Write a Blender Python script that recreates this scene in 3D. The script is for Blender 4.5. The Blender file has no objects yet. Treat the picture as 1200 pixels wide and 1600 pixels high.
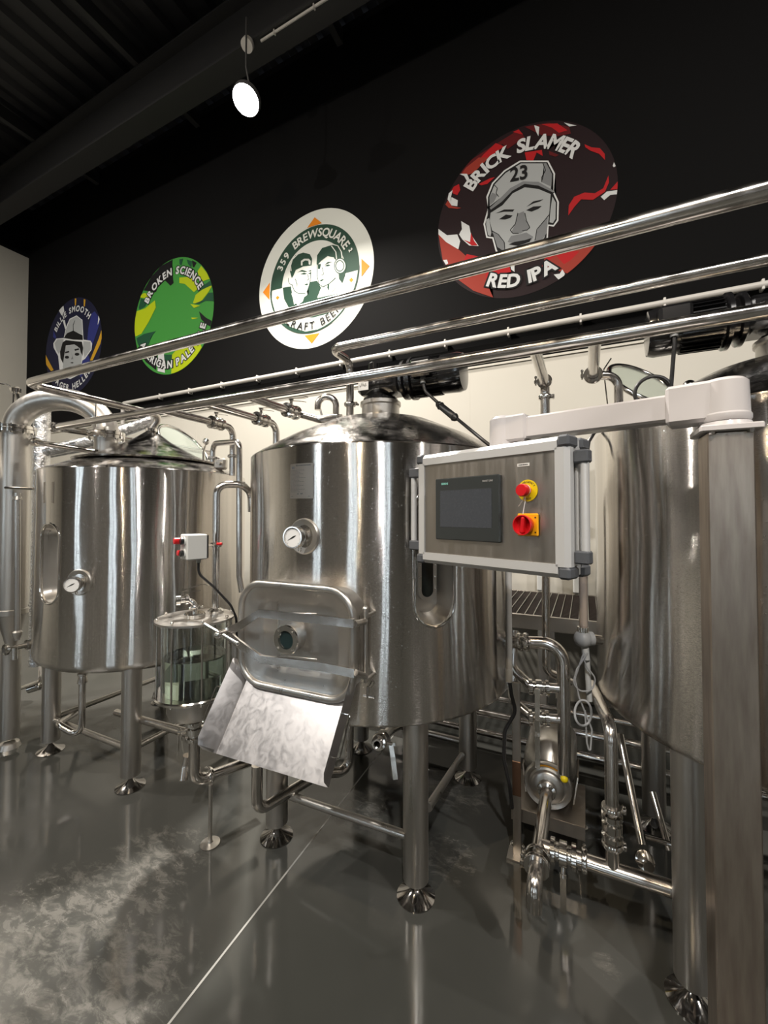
import bpy, bmesh, math, random
from mathutils import Vector, Matrix
random.seed(7)
SC = bpy.context.scene
COL = SC.collection
pi = math.pi

# ------------------------------------------------------------ camera
F = 650.0; PITCH = .0228; CY = 804 - F*math.tan(PITCH); PSI = math.radians(25.8); CH = 1.5
cam_d = bpy.data.cameras.new('camera'); cam = bpy.data.objects.new('camera', cam_d); COL.objects.link(cam)
cam_d.sensor_fit = 'VERTICAL'; cam_d.sensor_height = 36; cam_d.lens = F/1600*36
cam_d.shift_y = -(800-CY)/1600; cam_d.clip_start = .02
cam.location = (0, 0, CH); cam.rotation_euler = (pi/2+PITCH, 0, PSI)
SC.camera = cam
# ------------------------------------------------------------ look
SC.view_settings.view_transform = 'Standard'; SC.view_settings.look = 'None'
SC.view_settings.gamma = 1; SC.view_settings.use_curve_mapping = False
SC.view_settings.exposure = 0.08
SC.cycles.max_bounces = 8; SC.cycles.sample_clamp_indirect = 6; SC.cycles.use_denoising = True
SC.cycles.caustics_reflective = False; SC.cycles.caustics_refractive = False
wd = bpy.data.worlds.new('world'); SC.world = wd; wd.use_nodes = True
wd.node_tree.nodes['Background'].inputs[0].default_value = (.6, .65, .75, 1)
wd.node_tree.nodes['Background'].inputs[1].default_value = .6
FLOOD_W = 290; BAY_W = 125
# room lamps: (x, y, z, colour, power, disc radius) ; the first is the one in the photo
LAMPS = [(-2.80, 2.88, 5.45, (1, .93, .84), FLOOD_W, .115),
         (-3.6, -2.2, 5.6, (1, .95, .88), BAY_W, .07), (-1.2, -1.4, 5.6, (1, .80, .55), BAY_W*.5, .05),
         (1.3, -2.6, 5.6, (1, .96, .92), BAY_W*1.3, .08), (3.6, -.6, 5.6, (1, .95, .88), BAY_W*1.1, .07),
         (-5.6, -.4, 5.6, (1, .93, .84), BAY_W*1.0, .07), (.2, -4.2, 5.6, (1, .82, .58), BAY_W*.6, .05)]

# ------------------------------------------------------------ measuring helpers (pixel ray -> place in the room)
cp, sp, cs, sn = math.cos(PITCH), math.sin(PITCH), math.cos(PSI), math.sin(PSI)
def ray(px, py):
    u = (px-600)/F; v = (CY-py)/F; f = cp-v*sp
    return (u*cs-f*sn, u*sn+f*cs, v*cp+sp), f
def W(px, py, t):
    d, f = ray(px, py); s = t/f; return Vector((d[0]*s, d[1]*s, CH+d[2]*s))
def on(px, py, ax, val):
    d, f = ray(px, py); s = (val-(0, 0, CH)[ax])/d[ax]; return Vector((d[0]*s, d[1]*s, CH+d[2]*s))
def onplane(px, py, P, N):
    d = Vector(ray(px, py)[0]); o = Vector((0, 0, CH)); return o+d*((Vector(P)-o).dot(N)/d.dot(N))
def cyl(px, py, C, R):
    d, f = ray(px, py); a = d[0]**2+d[1]**2; b = -(d[0]*C[0]+d[1]*C[1]); c = C[0]**2+C[1]**2-R*R
    s = (-b-math.sqrt(max(b*b-a*c, 0)))/a; return Vector((d[0]*s, d[1]*s, CH+d[2]*s))
def camdir(X, t): return Vector((X*cs-t*sn, X*sn+t*cs, 0))
V = Vector

# ------------------------------------------------------------ materials
def mat(name, col, rough=.5, metal=0, **k):
    m = bpy.data.materials.new(name); m.use_nodes = True
    b = m.node_tree.nodes['Principled BSDF']
    b.inputs['Base Color'].default_value = (*col, 1); b.inputs['Roughness'].default_value = rough; b.inputs['Metallic'].default_value = metal
    if 'emit' in k:
        b.inputs['Emission Color'].default_value = (*col, 1); b.inputs['Emission Strength'].default_value = k['emit']
    if 'trans' in k: b.inputs['Transmission Weight'].default_value = k['trans']; b.inputs['IOR'].default_value = k.get('ior', 1.45)
    if 'coat' in k: b.inputs['Coat Weight'].default_value = k['coat']; b.inputs['Coat Roughness'].default_value = .08
    return m
def N(m, t, **k):
    n = m.node_tree.nodes.new(t)
    for a, v in k.items(): setattr(n, a, v)
    return n
def L(m, a, b): m.node_tree.links.new(a, b)
def ramp(m, src, stops):
    r = N(m, 'ShaderNodeValToRGB'); L(m, src, r.inputs[0]); e = r.color_ramp.elements
    while len(e) < len(stops): e.new(.5)
    for i, (p, c) in enumerate(stops):
        e[i].position = p; e[i].color = (c, c, c, 1) if not isinstance(c, tuple) else (*c, 1)
    return r.outputs[0]
def noise(m, scale, sc=(1, 1, 1), detail=3, dist=0, coord='Object', rough=.5):
    tc = N(m, 'ShaderNodeTexCoord'); mp = N(m, 'ShaderNodeMapping'); mp.inputs['Scale'].default_value = sc
    L(m, tc.outputs[coord], mp.inputs[0]); n = N(m, 'ShaderNodeTexNoise'); L(m, mp.outputs[0], n.inputs['Vector'])
    n.inputs['Scale'].default_value = scale; n.inputs['Detail'].default_value = detail; n.inputs['Distortion'].default_value = dist; n.inputs['Roughness'].default_value = rough
    return n.outputs[0]
def bsdf(m): return m.node_tree.nodes['Principled BSDF']
def bump(m, h, strength, dist=.002):
    b = N(m, 'ShaderNodeBump'); b.inputs['Strength'].default_value = strength; b.inputs['Distance'].default_value = dist
    L(m, h, b.inputs['Height']); L(m, b.outputs[0], bsdf(m).inputs['Normal']); return b

def steel_brushed(name, base, r0, r1, aniso, wave=.30, drops=.25, grain=.50):
    """sheet steel: long vertical streaks, soft waviness, water beads"""
    m = mat(name, base, .25, 1); b = bsdf(m)
    st = noise(m, 1, (22, 22, .35), 5, .2)
    L(m, ramp(m, st, [(.3, tuple(c*.86 for c in base)), (.7, tuple(min(1, c*1.1) for c in base))]), b.inputs['Base Color'])
    L(m, ramp(m, noise(m, 1, (9, 9, .8), 4), [(.3, r0), (.75, r1)]), b.inputs['Roughness'])
    b.inputs['Anisotropic'].default_value = aniso
    cx = N(m, 'ShaderNodeCombineXYZ'); cx.inputs[2].default_value = 1; L(m, cx.outputs[0], b.inputs['Tangent'])
    w = noise(m, 1, (3.2, 3.2, 1.1), 1.5, .3)
    vo = N(m, 'ShaderNodeTexVoronoi'); vo.inputs['Scale'].default_value = 95
    tc = N(m, 'ShaderNodeTexCoord'); L(m, tc.outputs['Object'], vo.inputs['Vector'])
    dr = ramp(m, vo.outputs['Distance'], [(.0, 1.0), (.14, .6), (.20, 0.0)])
    gate = ramp(m, noise(m, 26, (1, 1, 1), 2), [(.52, 0.), (.60, 1.)])
    mu = N(m, 'ShaderNodeMath', operation='MULTIPLY'); L(m, dr, mu.inputs[0]); L(m, gate, mu.inputs[1])
    gr = noise(m, 1, (150, 150, 9000), 1); gm_ = N(m, 'ShaderNodeMapRange'); L(m, gr, gm_.inputs['Value'])
    gm_.inputs['From Min'].default_value = .2; gm_.inputs['From Max'].default_value = .8; gm_.inputs['To Min'].default_value = -grain; gm_.inputs['To Max'].default_value = grain
    gx = N(m, 'ShaderNodeCombineXYZ'); L(m, gm_.outputs[0], gx.inputs[2]); ge = N(m, 'ShaderNodeNewGeometry')
    ad_ = N(m, 'ShaderNodeVectorMath', operation='ADD'); L(m, ge.outputs['Normal'], ad_.inputs[0]); L(m, gx.outputs[0], ad_.inputs[1])
    no_ = N(m, 'ShaderNodeVectorMath', operation='NORMALIZE'); L(m, ad_.outputs[0], no_.inputs[0])
    b1 = N(m, 'ShaderNodeBump'); L(m, no_.outputs[0], b1.inputs['Normal']); b1.inputs['Strength'].default_value = wave; b1.inputs['Distance'].default_value = .03; L(m, w, b1.inputs['Height'])
    b2 = N(m, 'ShaderNodeBump'); b2.inputs['Strength'].default_value = drops; b2.inputs['Distance'].default_value = .0012
    L(m, mu.outputs[0], b2.inputs['Height']); L(m, b1.outputs[0], b2.inputs['Normal']); L(m, b2.outputs[0], b.inputs['Normal'])
    return m
M = {}
M['tank'] = steel_brushed('brushed_tank_steel', (.72, .69, .655), .08, .15, .9)
M['dome'] = mat('wet_dome_steel', (.56, .54, .52), .2, 1)
L(M['dome'], ramp(M['dome'], noise(M['dome'], 45, (1, 1, .35), 6, .5, rough=.7), [(.40, (.22, .21, .20)), (.58, (.50, .48, .455))]), bsdf(M['dome']).inputs['Base Color'])
L(M['dome'], ramp(M['dome'], noise(M['dome'], 14, (1, 1, 1), 5, .6), [(.35, .12), (.65, .24)]), bsdf(M['dome']).inputs['Roughness'])
bump(M['dome'], noise(M['dome'], 60, (1, 1, .5), 5, .5), .22, .004)
M['pipe'] = mat('polished_pipe_steel', (.64, .61, .58), .17, 1)
L(M['pipe'], ramp(M['pipe'], noise(M['pipe'], 18, (1, 1, 1), 4), [(.35, .12), (.7, .26)]), bsdf(M['pipe']).inputs['Roughness'])
M['satin'] = mat('satin_steel', (.56, .54, .51), .33, 1)
L(M['satin'], ramp(M['satin'], noise(M['satin'], 1, (30, 30, 1.5), 4), [(.3, .27), (.7, .42)]), bsdf(M['satin']).inputs['Roughness'])
M['chrome'] = mat('bright_fitting_steel', (.72, .70, .67), .12, 1)
M['chute'] = mat('wet_sheet_steel', (.52, .51, .52), .38, 1)
L(M['chute'], ramp(M['chute'], noise(M['chute'], 30, (1, .5, 1), 5, 1.2), [(.30, .30), (.70, .42)]), bsdf(M['chute']).inputs['Roughness'])
bump(M['chute'], noise(M['chute'], 60, (1, .6, 1), 2, .3), .06, .002)
M['post'] = mat('stained_steel_post', (.42, .365, .31), .36, 1)
L(M['post'], ramp(M['post'], noise(M['post'], 60, (1, 1, .12), 5), [(.3, (.35, .295, .25)), (.7, (.48, .42, .36))]), bsdf(M['post']).inputs['Base Color'])
bump(M['post'], noise(M['post'], 70, (1, 1, 1), 2), .12, .002)
M['panelface'] = mat('brushed_panel_face', (.42, .385, .345), .38, 1)
L(M['panelface'], ramp(M['panelface'], noise(M['panelface'], 1, (60, 60, 5), 5), [(.3, .3), (.7, .46)]), bsdf(M['panelface']).inputs['Roughness'])
M['footm'] = mat('reflection_dark_foot', (.34, .33, .32), .10, 1)  # polished steel, with the leg's dark reflection put into its colour
M['platem'] = mat('etched_plate', (.33, .31, .285), .42, 1)
M['foil'] = mat('foil_insulation', (.75, .75, .76), .25, 1)
bump(M['foil'], noise(M['foil'], 22, (1, 1, 1), 5, 1.5), .9, .012)
M['alu'] = mat('satin_aluminium', (.62, .63, .64), .38, .3)
M['armgrey'] = mat('light_grey_enamel', (.60, .575, .58), .32, 0, coat=.3)
M['boxgrey'] = mat('light_grey_plastic', (.62, .64, .64), .45)
M['cap'] = mat('dark_grey_plastic', (.085, .092, .105), .4)
M['blackp'] = mat('black_plastic', (.015, .016, .017), .3)
M['screen'] = mat('screen_glass', (.055, .062, .075), .16)
L(M['screen'], ramp(M['screen'], noise(M['screen'], 120, (1, 1, 1), 4), [(.35, .12), (.7, .4)]), bsdf(M['screen']).inputs['Roughness'])
M['hmi'] = mat('panel_bezel', (.032, .037, .038), .35)
M['motor'] = mat('black_motor_paint', (.008, .008, .009), .18, 0, coat=.6)
M['white'] = mat('white_paint', (.78, .77, .73), .4)
M['paper'] = mat('white_label', (.75, .75, .74), .5)
M['ink'] = mat('black_ink', (.01, .01, .01), .5)
M['red'] = mat('red_plastic', (.62, .012, .018), .28)
M['yellow'] = mat('yellow_plastic', (.80, .62, .01), .35)
M['orange'] = mat('orange_yellow_plastic', (.85, .40, .01), .35)
M['teal'] = mat('pale_teal_print', (.25, .62, .55), .5)
M['greyprint'] = mat('grey_print', (.35, .35, .35), .5)
M['rubber'] = mat('black_cable', (.012, .012, .013), .4)
M['greycable'] = mat('grey_cable', (.42, .43, .44), .45)
M['pvc'] = mat('grey_white_conduit', (.62, .60, .57), .4)
M['pvc2'] = mat('taupe_conduit', (.42, .36, .32), .45)
M['glass'] = mat('clear_glass', (.93, .97, .95), .02, 0, trans=1, ior=1.45)
M['liquid'] = mat('greenish_water', (.62, .74, .66), .03, 0, trans=1, ior=1.33)
M['darkglass'] = mat('dark_sight_glass', (.012, .018, .018), .06)
M['portglass'] = mat('sight_port_glass', (.015, .03, .033), .05)
M['grate'] = mat('dark_grating', (.045, .033, .030), .5, .4)
M['gratebar'] = mat('galvanised_bar', (.55, .54, .50), .35, 1)
M['lamp'] = mat('lamp_lens', (1, .97, .90), .5, 0, emit=45)
M['lamphouse'] = mat('lamp_housing', (.05, .05, .05), .5)
M['dial'] = mat('dial_face', (.82, .84, .86), .35)
M['manglass'] = mat('manway_glass', (.80, .88, .82), .05, 0, trans=.85, ior=1.1)
M['copperglow'] = mat('copper_glow_metal', (.24, .14, .09), .4, 1)

# walls and floor
m = M['whitewall'] = mat('white_panel_wall', (.66, .635, .575), .45)
L(m, ramp(m, noise(m, .9, (1, 1, 1), 3), [(.3, (.57, .55, .49)), (.7, (.62, .60, .54))]), bsdf(m).inputs['Base Color'])
M['frontwall'] = mat('grey_front_wall', (.16, .155, .15), .5)
m = M['blackwall'] = mat('black_painted_wall', (.0034, .0034, .0037), .8); bsdf(m).inputs['Specular IOR Level'].default_value = .12
m = M['ceilm'] = mat('dark_sheet_ceiling', (.016, .016, .019), .45)
m = M['beamm'] = mat('dark_grey_beam', (.022, .022, .023), .6)
m = M['floor'] = mat('grey_epoxy_floor', (.10, .105, .10), .12)
b = bsdf(m); b.inputs['Coat Weight'].default_value = .0
big = noise(m, .8, (1, 1, 1), 5, .8); 
c0 = ramp(m, big, [(.3, (.042, .044, .040)), (.55, (.056, .057, .053)), (.75, (.070, .070, .066))])
# foamy dried patch: streaky pale stains gathered round a few places
tc = N(m, 'ShaderNodeTexCoord')
def blob(cx, cy, rad, soft):
    v = N(m, 'ShaderNodeVectorMath', operation='DISTANCE'); L(m, tc.outputs['Object'], v.inputs[0]); v.inputs[1].default_value = (cx, cy, 0)
    mr = N(m, 'ShaderNodeMapRange'); L(m, v.outputs['Value'], mr.inputs['Value'])
    mr.inputs['From Min'].default_value = rad; mr.inputs['From Max'].default_value = rad*(1-soft); mr.inputs['To Min'].default_value = 0; mr.inputs['To Max'].default_value = 1
    return mr.outputs[0]
def mth(op, a, c):
    n = N(m, 'ShaderNodeMath', operation=op)
    for i, q in enumerate((a, c)):
        if isinstance(q, (int, float)): n.inputs[i].default_value = q
        else: L(m, q, n.inputs[i])
    return n.outputs[0]
FP = lambda x, y: on(x, y, 2, 0)
mask = None
for (x, y, r) in [(60, 1450, .34), (150, 1430, .34), (185, 1540, .26), (235, 1350, .26), (60, 1540, .3), (230, 1410, .12), (710, 1235, .22), (700, 1340, .16), (950, 1508, .055), (560, 1260, .2)]:
    p = FP(x, y); q = blob(p.x, p.y, r, .85); mask = q if mask is None else mth('MAXIMUM', mask, q)
sepn = noise(m, 1, (13, 24, 1), 9, .5, rough=.72)
patch = mth('MULTIPLY', ramp(m, mth('ADD', sepn, mth('MULTIPLY', mask, .10)), [(.53, 0.), (.68, 1.)]), mth('MINIMUM', mth('MULTIPLY', mask, 3), 1))
mx = N(m, 'ShaderNodeMix', data_type='RGBA'); L(m, mth('MULTIPLY', patch, .26), mx.inputs[0]); L(m, c0, mx.inputs[6]); mx.inputs[7].default_value = (.30, .285, .26, 1)
L(m, mx.outputs[2], b.inputs['Base Color'])
rr = ramp(m, noise(m, 1.6, (1, 1, 1), 4, 1.2), [(.35, .05), (.50, .10), (.65, .20)])
L(m, mth('ADD', rr, mth('MULTIPLY', patch, .16)), b.inputs['Roughness'])
bump(m, noise(m, 9, (1, 1, 1), 2, .4), .08, .004)

# ------------------------------------------------------------ mesh building
def frame(ax):
    z = V(ax).normalized(); x = z.orthogonal().normalized()
    if abs(z.z) > .999: x = V((1, 0, 0))
    elif abs(z.z) < .9: x = V((0, 0, 1)).cross(z).normalized()
    return x, z.cross(x), z
class B:
    def __init__(s): s.v = []; s.f = []; s.m = []; s.mi = 0
    def add(s, vs, fs):
        o = len(s.v); s.v += [V(p) for p in vs]; s.f += [tuple(i+o for i in f) for f in fs]; s.m += [s.mi]*len(fs); return s
    def lathe(s, prof, o=(0, 0, 0), ax=(0, 0, 1), seg=32, a0=0, a1=2*pi):
        x, y, z = frame(ax); o = V(o); n = seg; full = abs(a1-a0-2*pi) < 1e-6; k = n if full else n+1
        vs = []; fs = []; rings = []
        for r, h in prof:
            if r < 1e-6: rings.append([len(vs)]); vs.append(o+z*h)
            else:
                rings.append(list(range(len(vs), len(vs)+k)))
                vs += [o+z*h+(x*math.cos(a0+(a1-a0)*i/n)+y*math.sin(a0+(a1-a0)*i/n))*r for i in range(k)]
        for a, c in zip(rings, rings[1:]):
            for i in range(n):
                j = (i+1) % k
                if len(a) == 1 and len(c) == 1: continue
                if len(a) == 1: fs.append((a[0], c[j], c[i]))
                elif len(c) == 1: fs.append((a[i], a[j], c[0]))
                else: fs.append((a[i], a[j], c[j], c[i]))
        return s.add(vs, fs)
    def cylr(s, p0, p1, r, r2=None, seg=24, bev=0):
        p0 = V(p0); p1 = V(p1); h = (p1-p0).length; r2 = r if r2 is None else r2
        pr = [(0, 0), (r, 0), (r2, h), (0, h)] if not bev else [(0, 0), (r-bev, 0), (r, bev), (r2, h-bev), (r2-bev, h), (0, h)]
        return s.lathe(pr, p0, p1-p0, seg)
    def sphere(s, c, r, seg=20): 
        return s.lathe([(r*math.sin(pi*i/12), -r*math.cos(pi*i/12)) for i in range(13)], c, (0, 0, 1), seg)
    def torus(s, c, ax, R, r, seg=40, n=10):
        x, y, z = frame(ax); c = V(c); vs = []; fs = []
        for i in range(seg):
            a = 2*pi*i/seg; d = x*math.cos(a)+y*math.sin(a)
            for j in range(n):
                q = 2*pi*j/n; vs.append(c+d*(R+r*math.cos(q))+z*(r*math.sin(q)))
        for i in range(seg):
            for j in range(n):
                fs.append((i*n+j, ((i+1) % seg)*n+j, ((i+1) % seg)*n+(j+1) % n, i*n+(j+1) % n))
        return s.add(vs, fs)
    def sweep(s, pts, sec, closed=False, up=None, caps=True):
        pts = [V(p) for p in pts]; n = len(sec); vs = []; fs = []; K = len(pts); prev = None
        for i, p in enumerate(pts):
            if closed: t = (pts[(i+1) % K]-pts[i-1]).normalized()
            else: t = (pts[min(i+1, K-1)]-pts[max(i-1, 0)]).normalized()
            if up is not None: x = V(up).cross(t).normalized() if V(up).cross(t).length > 1e-4 else frame(t)[0]
            elif prev is None: x = frame(t)[0]
            else: x = (prev-t*prev.dot(t)).normalized()
            prev = x; y = t.cross(x)
            vs += [p+x*a+y*c for a, c in sec]
        R = K if closed else K-1
        for i in range(R):
            for j in range(n):
                a = i*n; c = ((i+1) % K)*n; fs.append((a+j, a+(j+1) % n, c+(j+1) % n, c+j))
        if not closed and caps: fs.append(tuple(range(n))[::-1]); fs.append(tuple((K-1)*n+j for j in range(n)))
        return s.add(vs, fs)
    def tube(s, pts, r, bend=0, seg=16, closed=False, caps=True):
        if bend: pts = fillet(pts, bend, closed)
        return s.sweep(pts, [(r*math.cos(2*pi*i/seg), r*math.sin(2*pi*i/seg)) for i in range(seg)], closed, caps=caps)
    def box(s, c, size, rot=None, bev=0, ex=None, ey=None, ez=None, segs=1):
        """box centred at c; ex, ey, ez unit axes"""
        bm = bmesh.new(); bmesh.ops.create_cube(bm, size=1)
        for v in bm.verts: v.co = V((v.co.x*size[0], v.co.y*size[1], v.co.z*size[2]))
        if bev: bmesh.ops.bevel(bm, geom=bm.edges[:], offset=bev, segments=segs, affect='EDGES', profile=.5)
        ex = V(ex) if ex is not None else V((1, 0, 0)); ez = V(ez) if ez is not None else V((0, 0, 1)); ey = V(ey) if ey is not None else ez.cross(ex)
        c = V(c); bm.verts.ensure_lookup_table()
        s.add([c+ex*v.co.x+ey*v.co.y+ez*v.co.z for v in bm.verts], [tuple(v.index for v in f.verts) for f in bm.faces]); bm.free(); return s
    def prism(s, poly, d):
        """poly: 3D outline; extruded by vector d"""
        d = V(d); n = len(poly); vs = [V(p) for p in poly]+[V(p)+d for p in poly]
        fs = [tuple(range(n))[::-1], tuple(range(n, 2*n))]+[(i, (i+1) % n, n+(i+1) % n, n+i) for i in range(n)]
        return s.add(vs, fs)
    def face(s, poly): return s.add(poly, [tuple(range(len(poly)))])
    def build(s, name, mats, parent=None, ang=35, loc=None, **tags):
        me = bpy.data.meshes.new(name)
        o = bpy.data.objects.new(name, me); COL.objects.link(o)
        org = V((0, 0, 0))
        if parent is not None: o.parent = parent; org = world_loc(parent)
        elif loc is not None: org = V(loc); o.location = org
        else:
            xs = [v.x for v in s.v]; ys = [v.y for v in s.v]; zs = [v.z for v in s.v]
            if name.split('_')[0] not in STRUCT: org = V(((min(xs)+max(xs))/2, (min(ys)+max(ys))/2, min(zs))); o.location = org
        me.from_pydata([tuple(v-org) for v in s.v], [], s.f)
        for k in (mats if isinstance(mats, (list, tuple)) else [mats]): me.materials.append(M[k])
        me.polygons.foreach_set('material_index', s.m); me.polygons.foreach_set('use_smooth', [True]*len(s.f))
        bm = bmesh.new(); bm.from_mesh(me); bmesh.ops.recalc_face_normals(bm, faces=bm.faces); bm.to_mesh(me); bm.free()
        me.set_sharp_from_angle(angle=math.radians(ang)); me.update()
        for a, c in tags.items(): o[a] = c
        return o
STRUCT = ('wall', 'floor', 'ceiling', 'window', 'door', 'baseboard', 'trim')
def world_loc(o):
    p = V(o.location)
    while o.parent: o = o.parent; p += V(o.location)
    return p
def fillet(pts, r, closed=False, n=8):
    pts = [V(p) for p in pts]; out = []; K = len(pts)
    for i, p in enumerate(pts):
        if not closed and i in (0, K-1): out.append(p); continue
        a = pts[i-1]-p; c = pts[(i+1) % K]-p; la, lc = a.length, c.length; a.normalize(); c.normalize()
        th = a.angle(c)
        if th > pi-.02: out.append(p); continue
        d = min(r/math.tan(th/2), la*.48, lc*.48); rr = d*math.tan(th/2)
        bis = (a+c).normalized(); cen = p+bis*(rr/math.sin(th/2)); s0 = p+a*d-cen; s1 = p+c*d-cen
        w = s0.angle(s1)
        for k in range(n+1):
            t = k/n; out.append(cen+(s0*math.sin((1-t)*w)+s1*math.sin(t*w))/math.sin(w))
    return out
def tag(o, label=None, cat=None, group=None, kind=None):
    for a, c in (('label', label), ('category', cat), ('group', group), ('kind', kind)):
        if c: o[a] = c
    return o
def thing(name, label, cat, loc, group=None):
    o = bpy.data.objects.new(name, None); COL.objects.link(o); o.location = loc; o.empty_display_size = .05
    return tag(o, label, cat, group)
def textverts(st, size, bold=0, shear=0):
    c = bpy.data.curves.new('t', 'FONT'); c.body = st; c.size = size; c.offset = bold; c.resolution_u = 3; c.shear = shear
    o = bpy.data.objects.new('t', c); COL.objects.link(o); dg = bpy.context.evaluated_depsgraph_get(); dg.update()
    e = o.evaluated_get(dg); me = e.to_mesh(); vs = [v.co.copy() for v in me.vertices]; fs = [tuple(p.vertices) for p in me.polygons]; e.to_mesh_clear()
    bpy.data.objects.remove(o); bpy.data.curves.remove(c); return vs, fs
def put_text(b, st, o, ex, ey, size, bold=0, width=None, center=False, shear=0):
    vs, fs = textverts(st, size, bold, shear)
    if not vs: return 0
    x0 = min(v.x for v in vs); x1 = max(v.x for v in vs); k = 1 if not width else width/(x1-x0); off = (x0+x1)/2 if center else x0
    b.add([V(o)+V(ex)*((v.x-off)*k)+V(ey)*v.y for v in vs], fs); return (x1-x0)*k
def arc_text(b, st, C, ex, ey, R, a0, a1, size, bold=0, bottom=False, nrm=V((0, 0, 0))):
    """letters along an arc from angle a0 to a1 (degrees); spaces kept"""
    wid = []
    for ch in st:
        if ch == ' ': wid.append(size*.45); continue
        vs, fs = textverts(ch, size, bold); wid.append(max(v.x for v in vs)-min(v.x for v in vs)+size*.10)
    tot = sum(wid); s = 0
    for ch, w in zip(st, wid):
        t = (s+w/2)/tot; s += w
        a = math.radians(a0+(a1-a0)*t)
        d = V(ex)*math.cos(a)+V(ey)*math.sin(a); tx = (V(ex)*math.sin(a)-V(ey)*math.cos(a))*(-1 if bottom else 1); ty = -d if bottom else d
        if ch == ' ': continue
        put_text(b, ch, V(C)+d*R-ty*size*.36+nrm, tx, ty, size, bold, center=True)

# ------------------------------------------------------------ reusable fittings
def clamp(parent, p, ax, r, name='clamp', w=.018):
    b = B(); R = r*1.42+.003
    b.lathe([(r*.9, -w/2), (R-.003, -w/2), (R, -w/4), (R, w/4), (R-.003, w/2), (r*.9, w/2)], p, ax, 28)
    x, y, z = frame(ax); q = V(p)+x*(R+.004)
    b.box(q, (.012, .014, w*.9), ex=x, ey=y, ez=z, bev=.002); b.cylr(q-y*.014, q+y*.02, .003, seg=8); b.sphere(q+y*.02, .006, 8)
    return b.build(name, 'chrome', parent)
def valve(parent, p, ax, r, stem, hdir, hl=.11, twin=True):
    """butterfly valve: body between two clamp rings, with a sheet lever on a stem"""
    p = V(p); ax = V(ax).normalized(); st = V(stem).normalized(); hd = V(hdir).normalized()
    b = B(); R = r*1.5+.003
    b.lathe([(r, -.045), (R, -.042), (R, -.028), (r*1.15, -.024), (r*1.15, -.016), (R*.96, -.012), (R*.96, .012), (r*1.15, .016), (r*1.15, .024), (R, .028), (R, .042), (r, .045)], p, ax, 28)
    b.cylr(p+st*R*.8, p+st*(R+.022), .008, seg=12); b.cylr(p+st*(R+.018), p+st*(R+.028), .013, seg=12)
    x = st.cross(hd)
    for s_ in (-1, 1): b.box(p+ax*.035*s_+x*(R+.004), (.012, .01, .014), ex=x, ez=ax, bev=.002)
    o = b.build('valve', 'chrome', parent)
    h = B(); c = p+st*(R+.028)
    h.sweep([c-hd*.012, c+hd*.02, c+hd*(hl*.8), c+hd*hl+st*.006], [(-.010, -.0015), (.010, -.0015), (.010, .0015), (-.010, .0015)], up=st)
    if twin: h.sweep([c-st*.012, c+hd*.03-st*.012, c+hd*(hl*.9)-st*.02], [(-.008, -.0015), (.008, -.0015), (.008, .0015), (-.008, .0015)], up=st)
    h.build('handle', 'chrome', o)
    return o
def tube_part(parent, name, pts, r, bend=.05, m='pipe', seg=20):
    return B().tube(pts, r, bend, seg).build(name, m, parent)
def gauge(parent, p, nrm, r, name='thermometer'):
    """dial on a short stem; p is where the stem leaves the wall"""
    nrm = V(nrm).normalized(); b = B(); p = V(p); x, y, z = frame(nrm); up = V((0, 0, 1)); x = up.cross(nrm).normalized(); y = nrm.cross(x)
    b.cylr(p-nrm*.02, p+nrm*.05, r*.30, seg=16); b.cylr(p+nrm*.0, p+nrm*.012, r*.62, seg=24)
    b.lathe([(0, .05), (r*.8, .05), (r, .055), (r*1.02, .078), (r*.98, .084), (r*.88, .084), (r*.86, .078)], p, nrm, 32)
    b.cylr(p+nrm*.03-y*r*.9, p+nrm*.03-y*.2*r, .006, seg=10); b.torus(p+nrm*.03-y*r*1.15, x, .010, .0022, 16, 6)
    o = b.build(name, 'chrome', parent)
    d = B(); d.lathe([(0, .079), (r*.87, .079)], p, nrm, 32); 
    d.build('dial', 'dial', o)
    k = B(); c = p+nrm*.0796
    for i in range(25):
        a = math.radians(-45+270*i/24); e = x*math.cos(a)+y*math.sin(a); q = r*(.80 if i % 3 else .72)
        s_ = e.cross(nrm)*(.0006)
        k.face([c+e*q-s_, c+e*q+s_, c+e*r*.84+s_, c+e*r*.84-s_])
    a = math.radians(28); e = x*math.cos(a)+y*math.sin(a); s_ = e.cross(nrm)
    k.face([c-e*r*.6-s_*.0006, c-e*r*.6+s_*.0006, c+e*r*.05+s_*.0035, c+e*r*.35+s_*.001, c+e*r*.35-s_*.001, c+e*r*.05-s_*.0035])
    k.build('needle', 'ink', o)
    return o
def leg(parent, x, y, ztop, r=.05, zfoot=.066):
    o = B().cylr((x, y, zfoot), (x, y, ztop), r, seg=36, bev=.003).build('leg', 'satin', parent)
    f = B(); f.lathe([(0, 0), (.075, 0), (.075, .003), (.060, .010), (.028, .028), (.014, .042), (.011, .046), (.011, zfoot+.01), (0, zfoot+.01)], (x, y, .001), (0, 0, 1), 32)
    f.build('foot', 'footm', o); return o
def stadium(c, ex, ey, hw, h0, h1, n=14):
    """upright slot outline: half width hw, from h0 to h1 along ey"""
    out = []
    for i in range(n+1): a = pi*i/n; out.append(V(c)+V(ex)*hw*math.cos(a)+V(ey)*(h1-hw+hw*math.sin(a)))
    for i in range(n+1): a = pi+pi*i/n; out.append(V(c)+V(ex)*hw*math.cos(a)+V(ey)*(h0+hw+hw*math.sin(a)))
    return out
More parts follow.
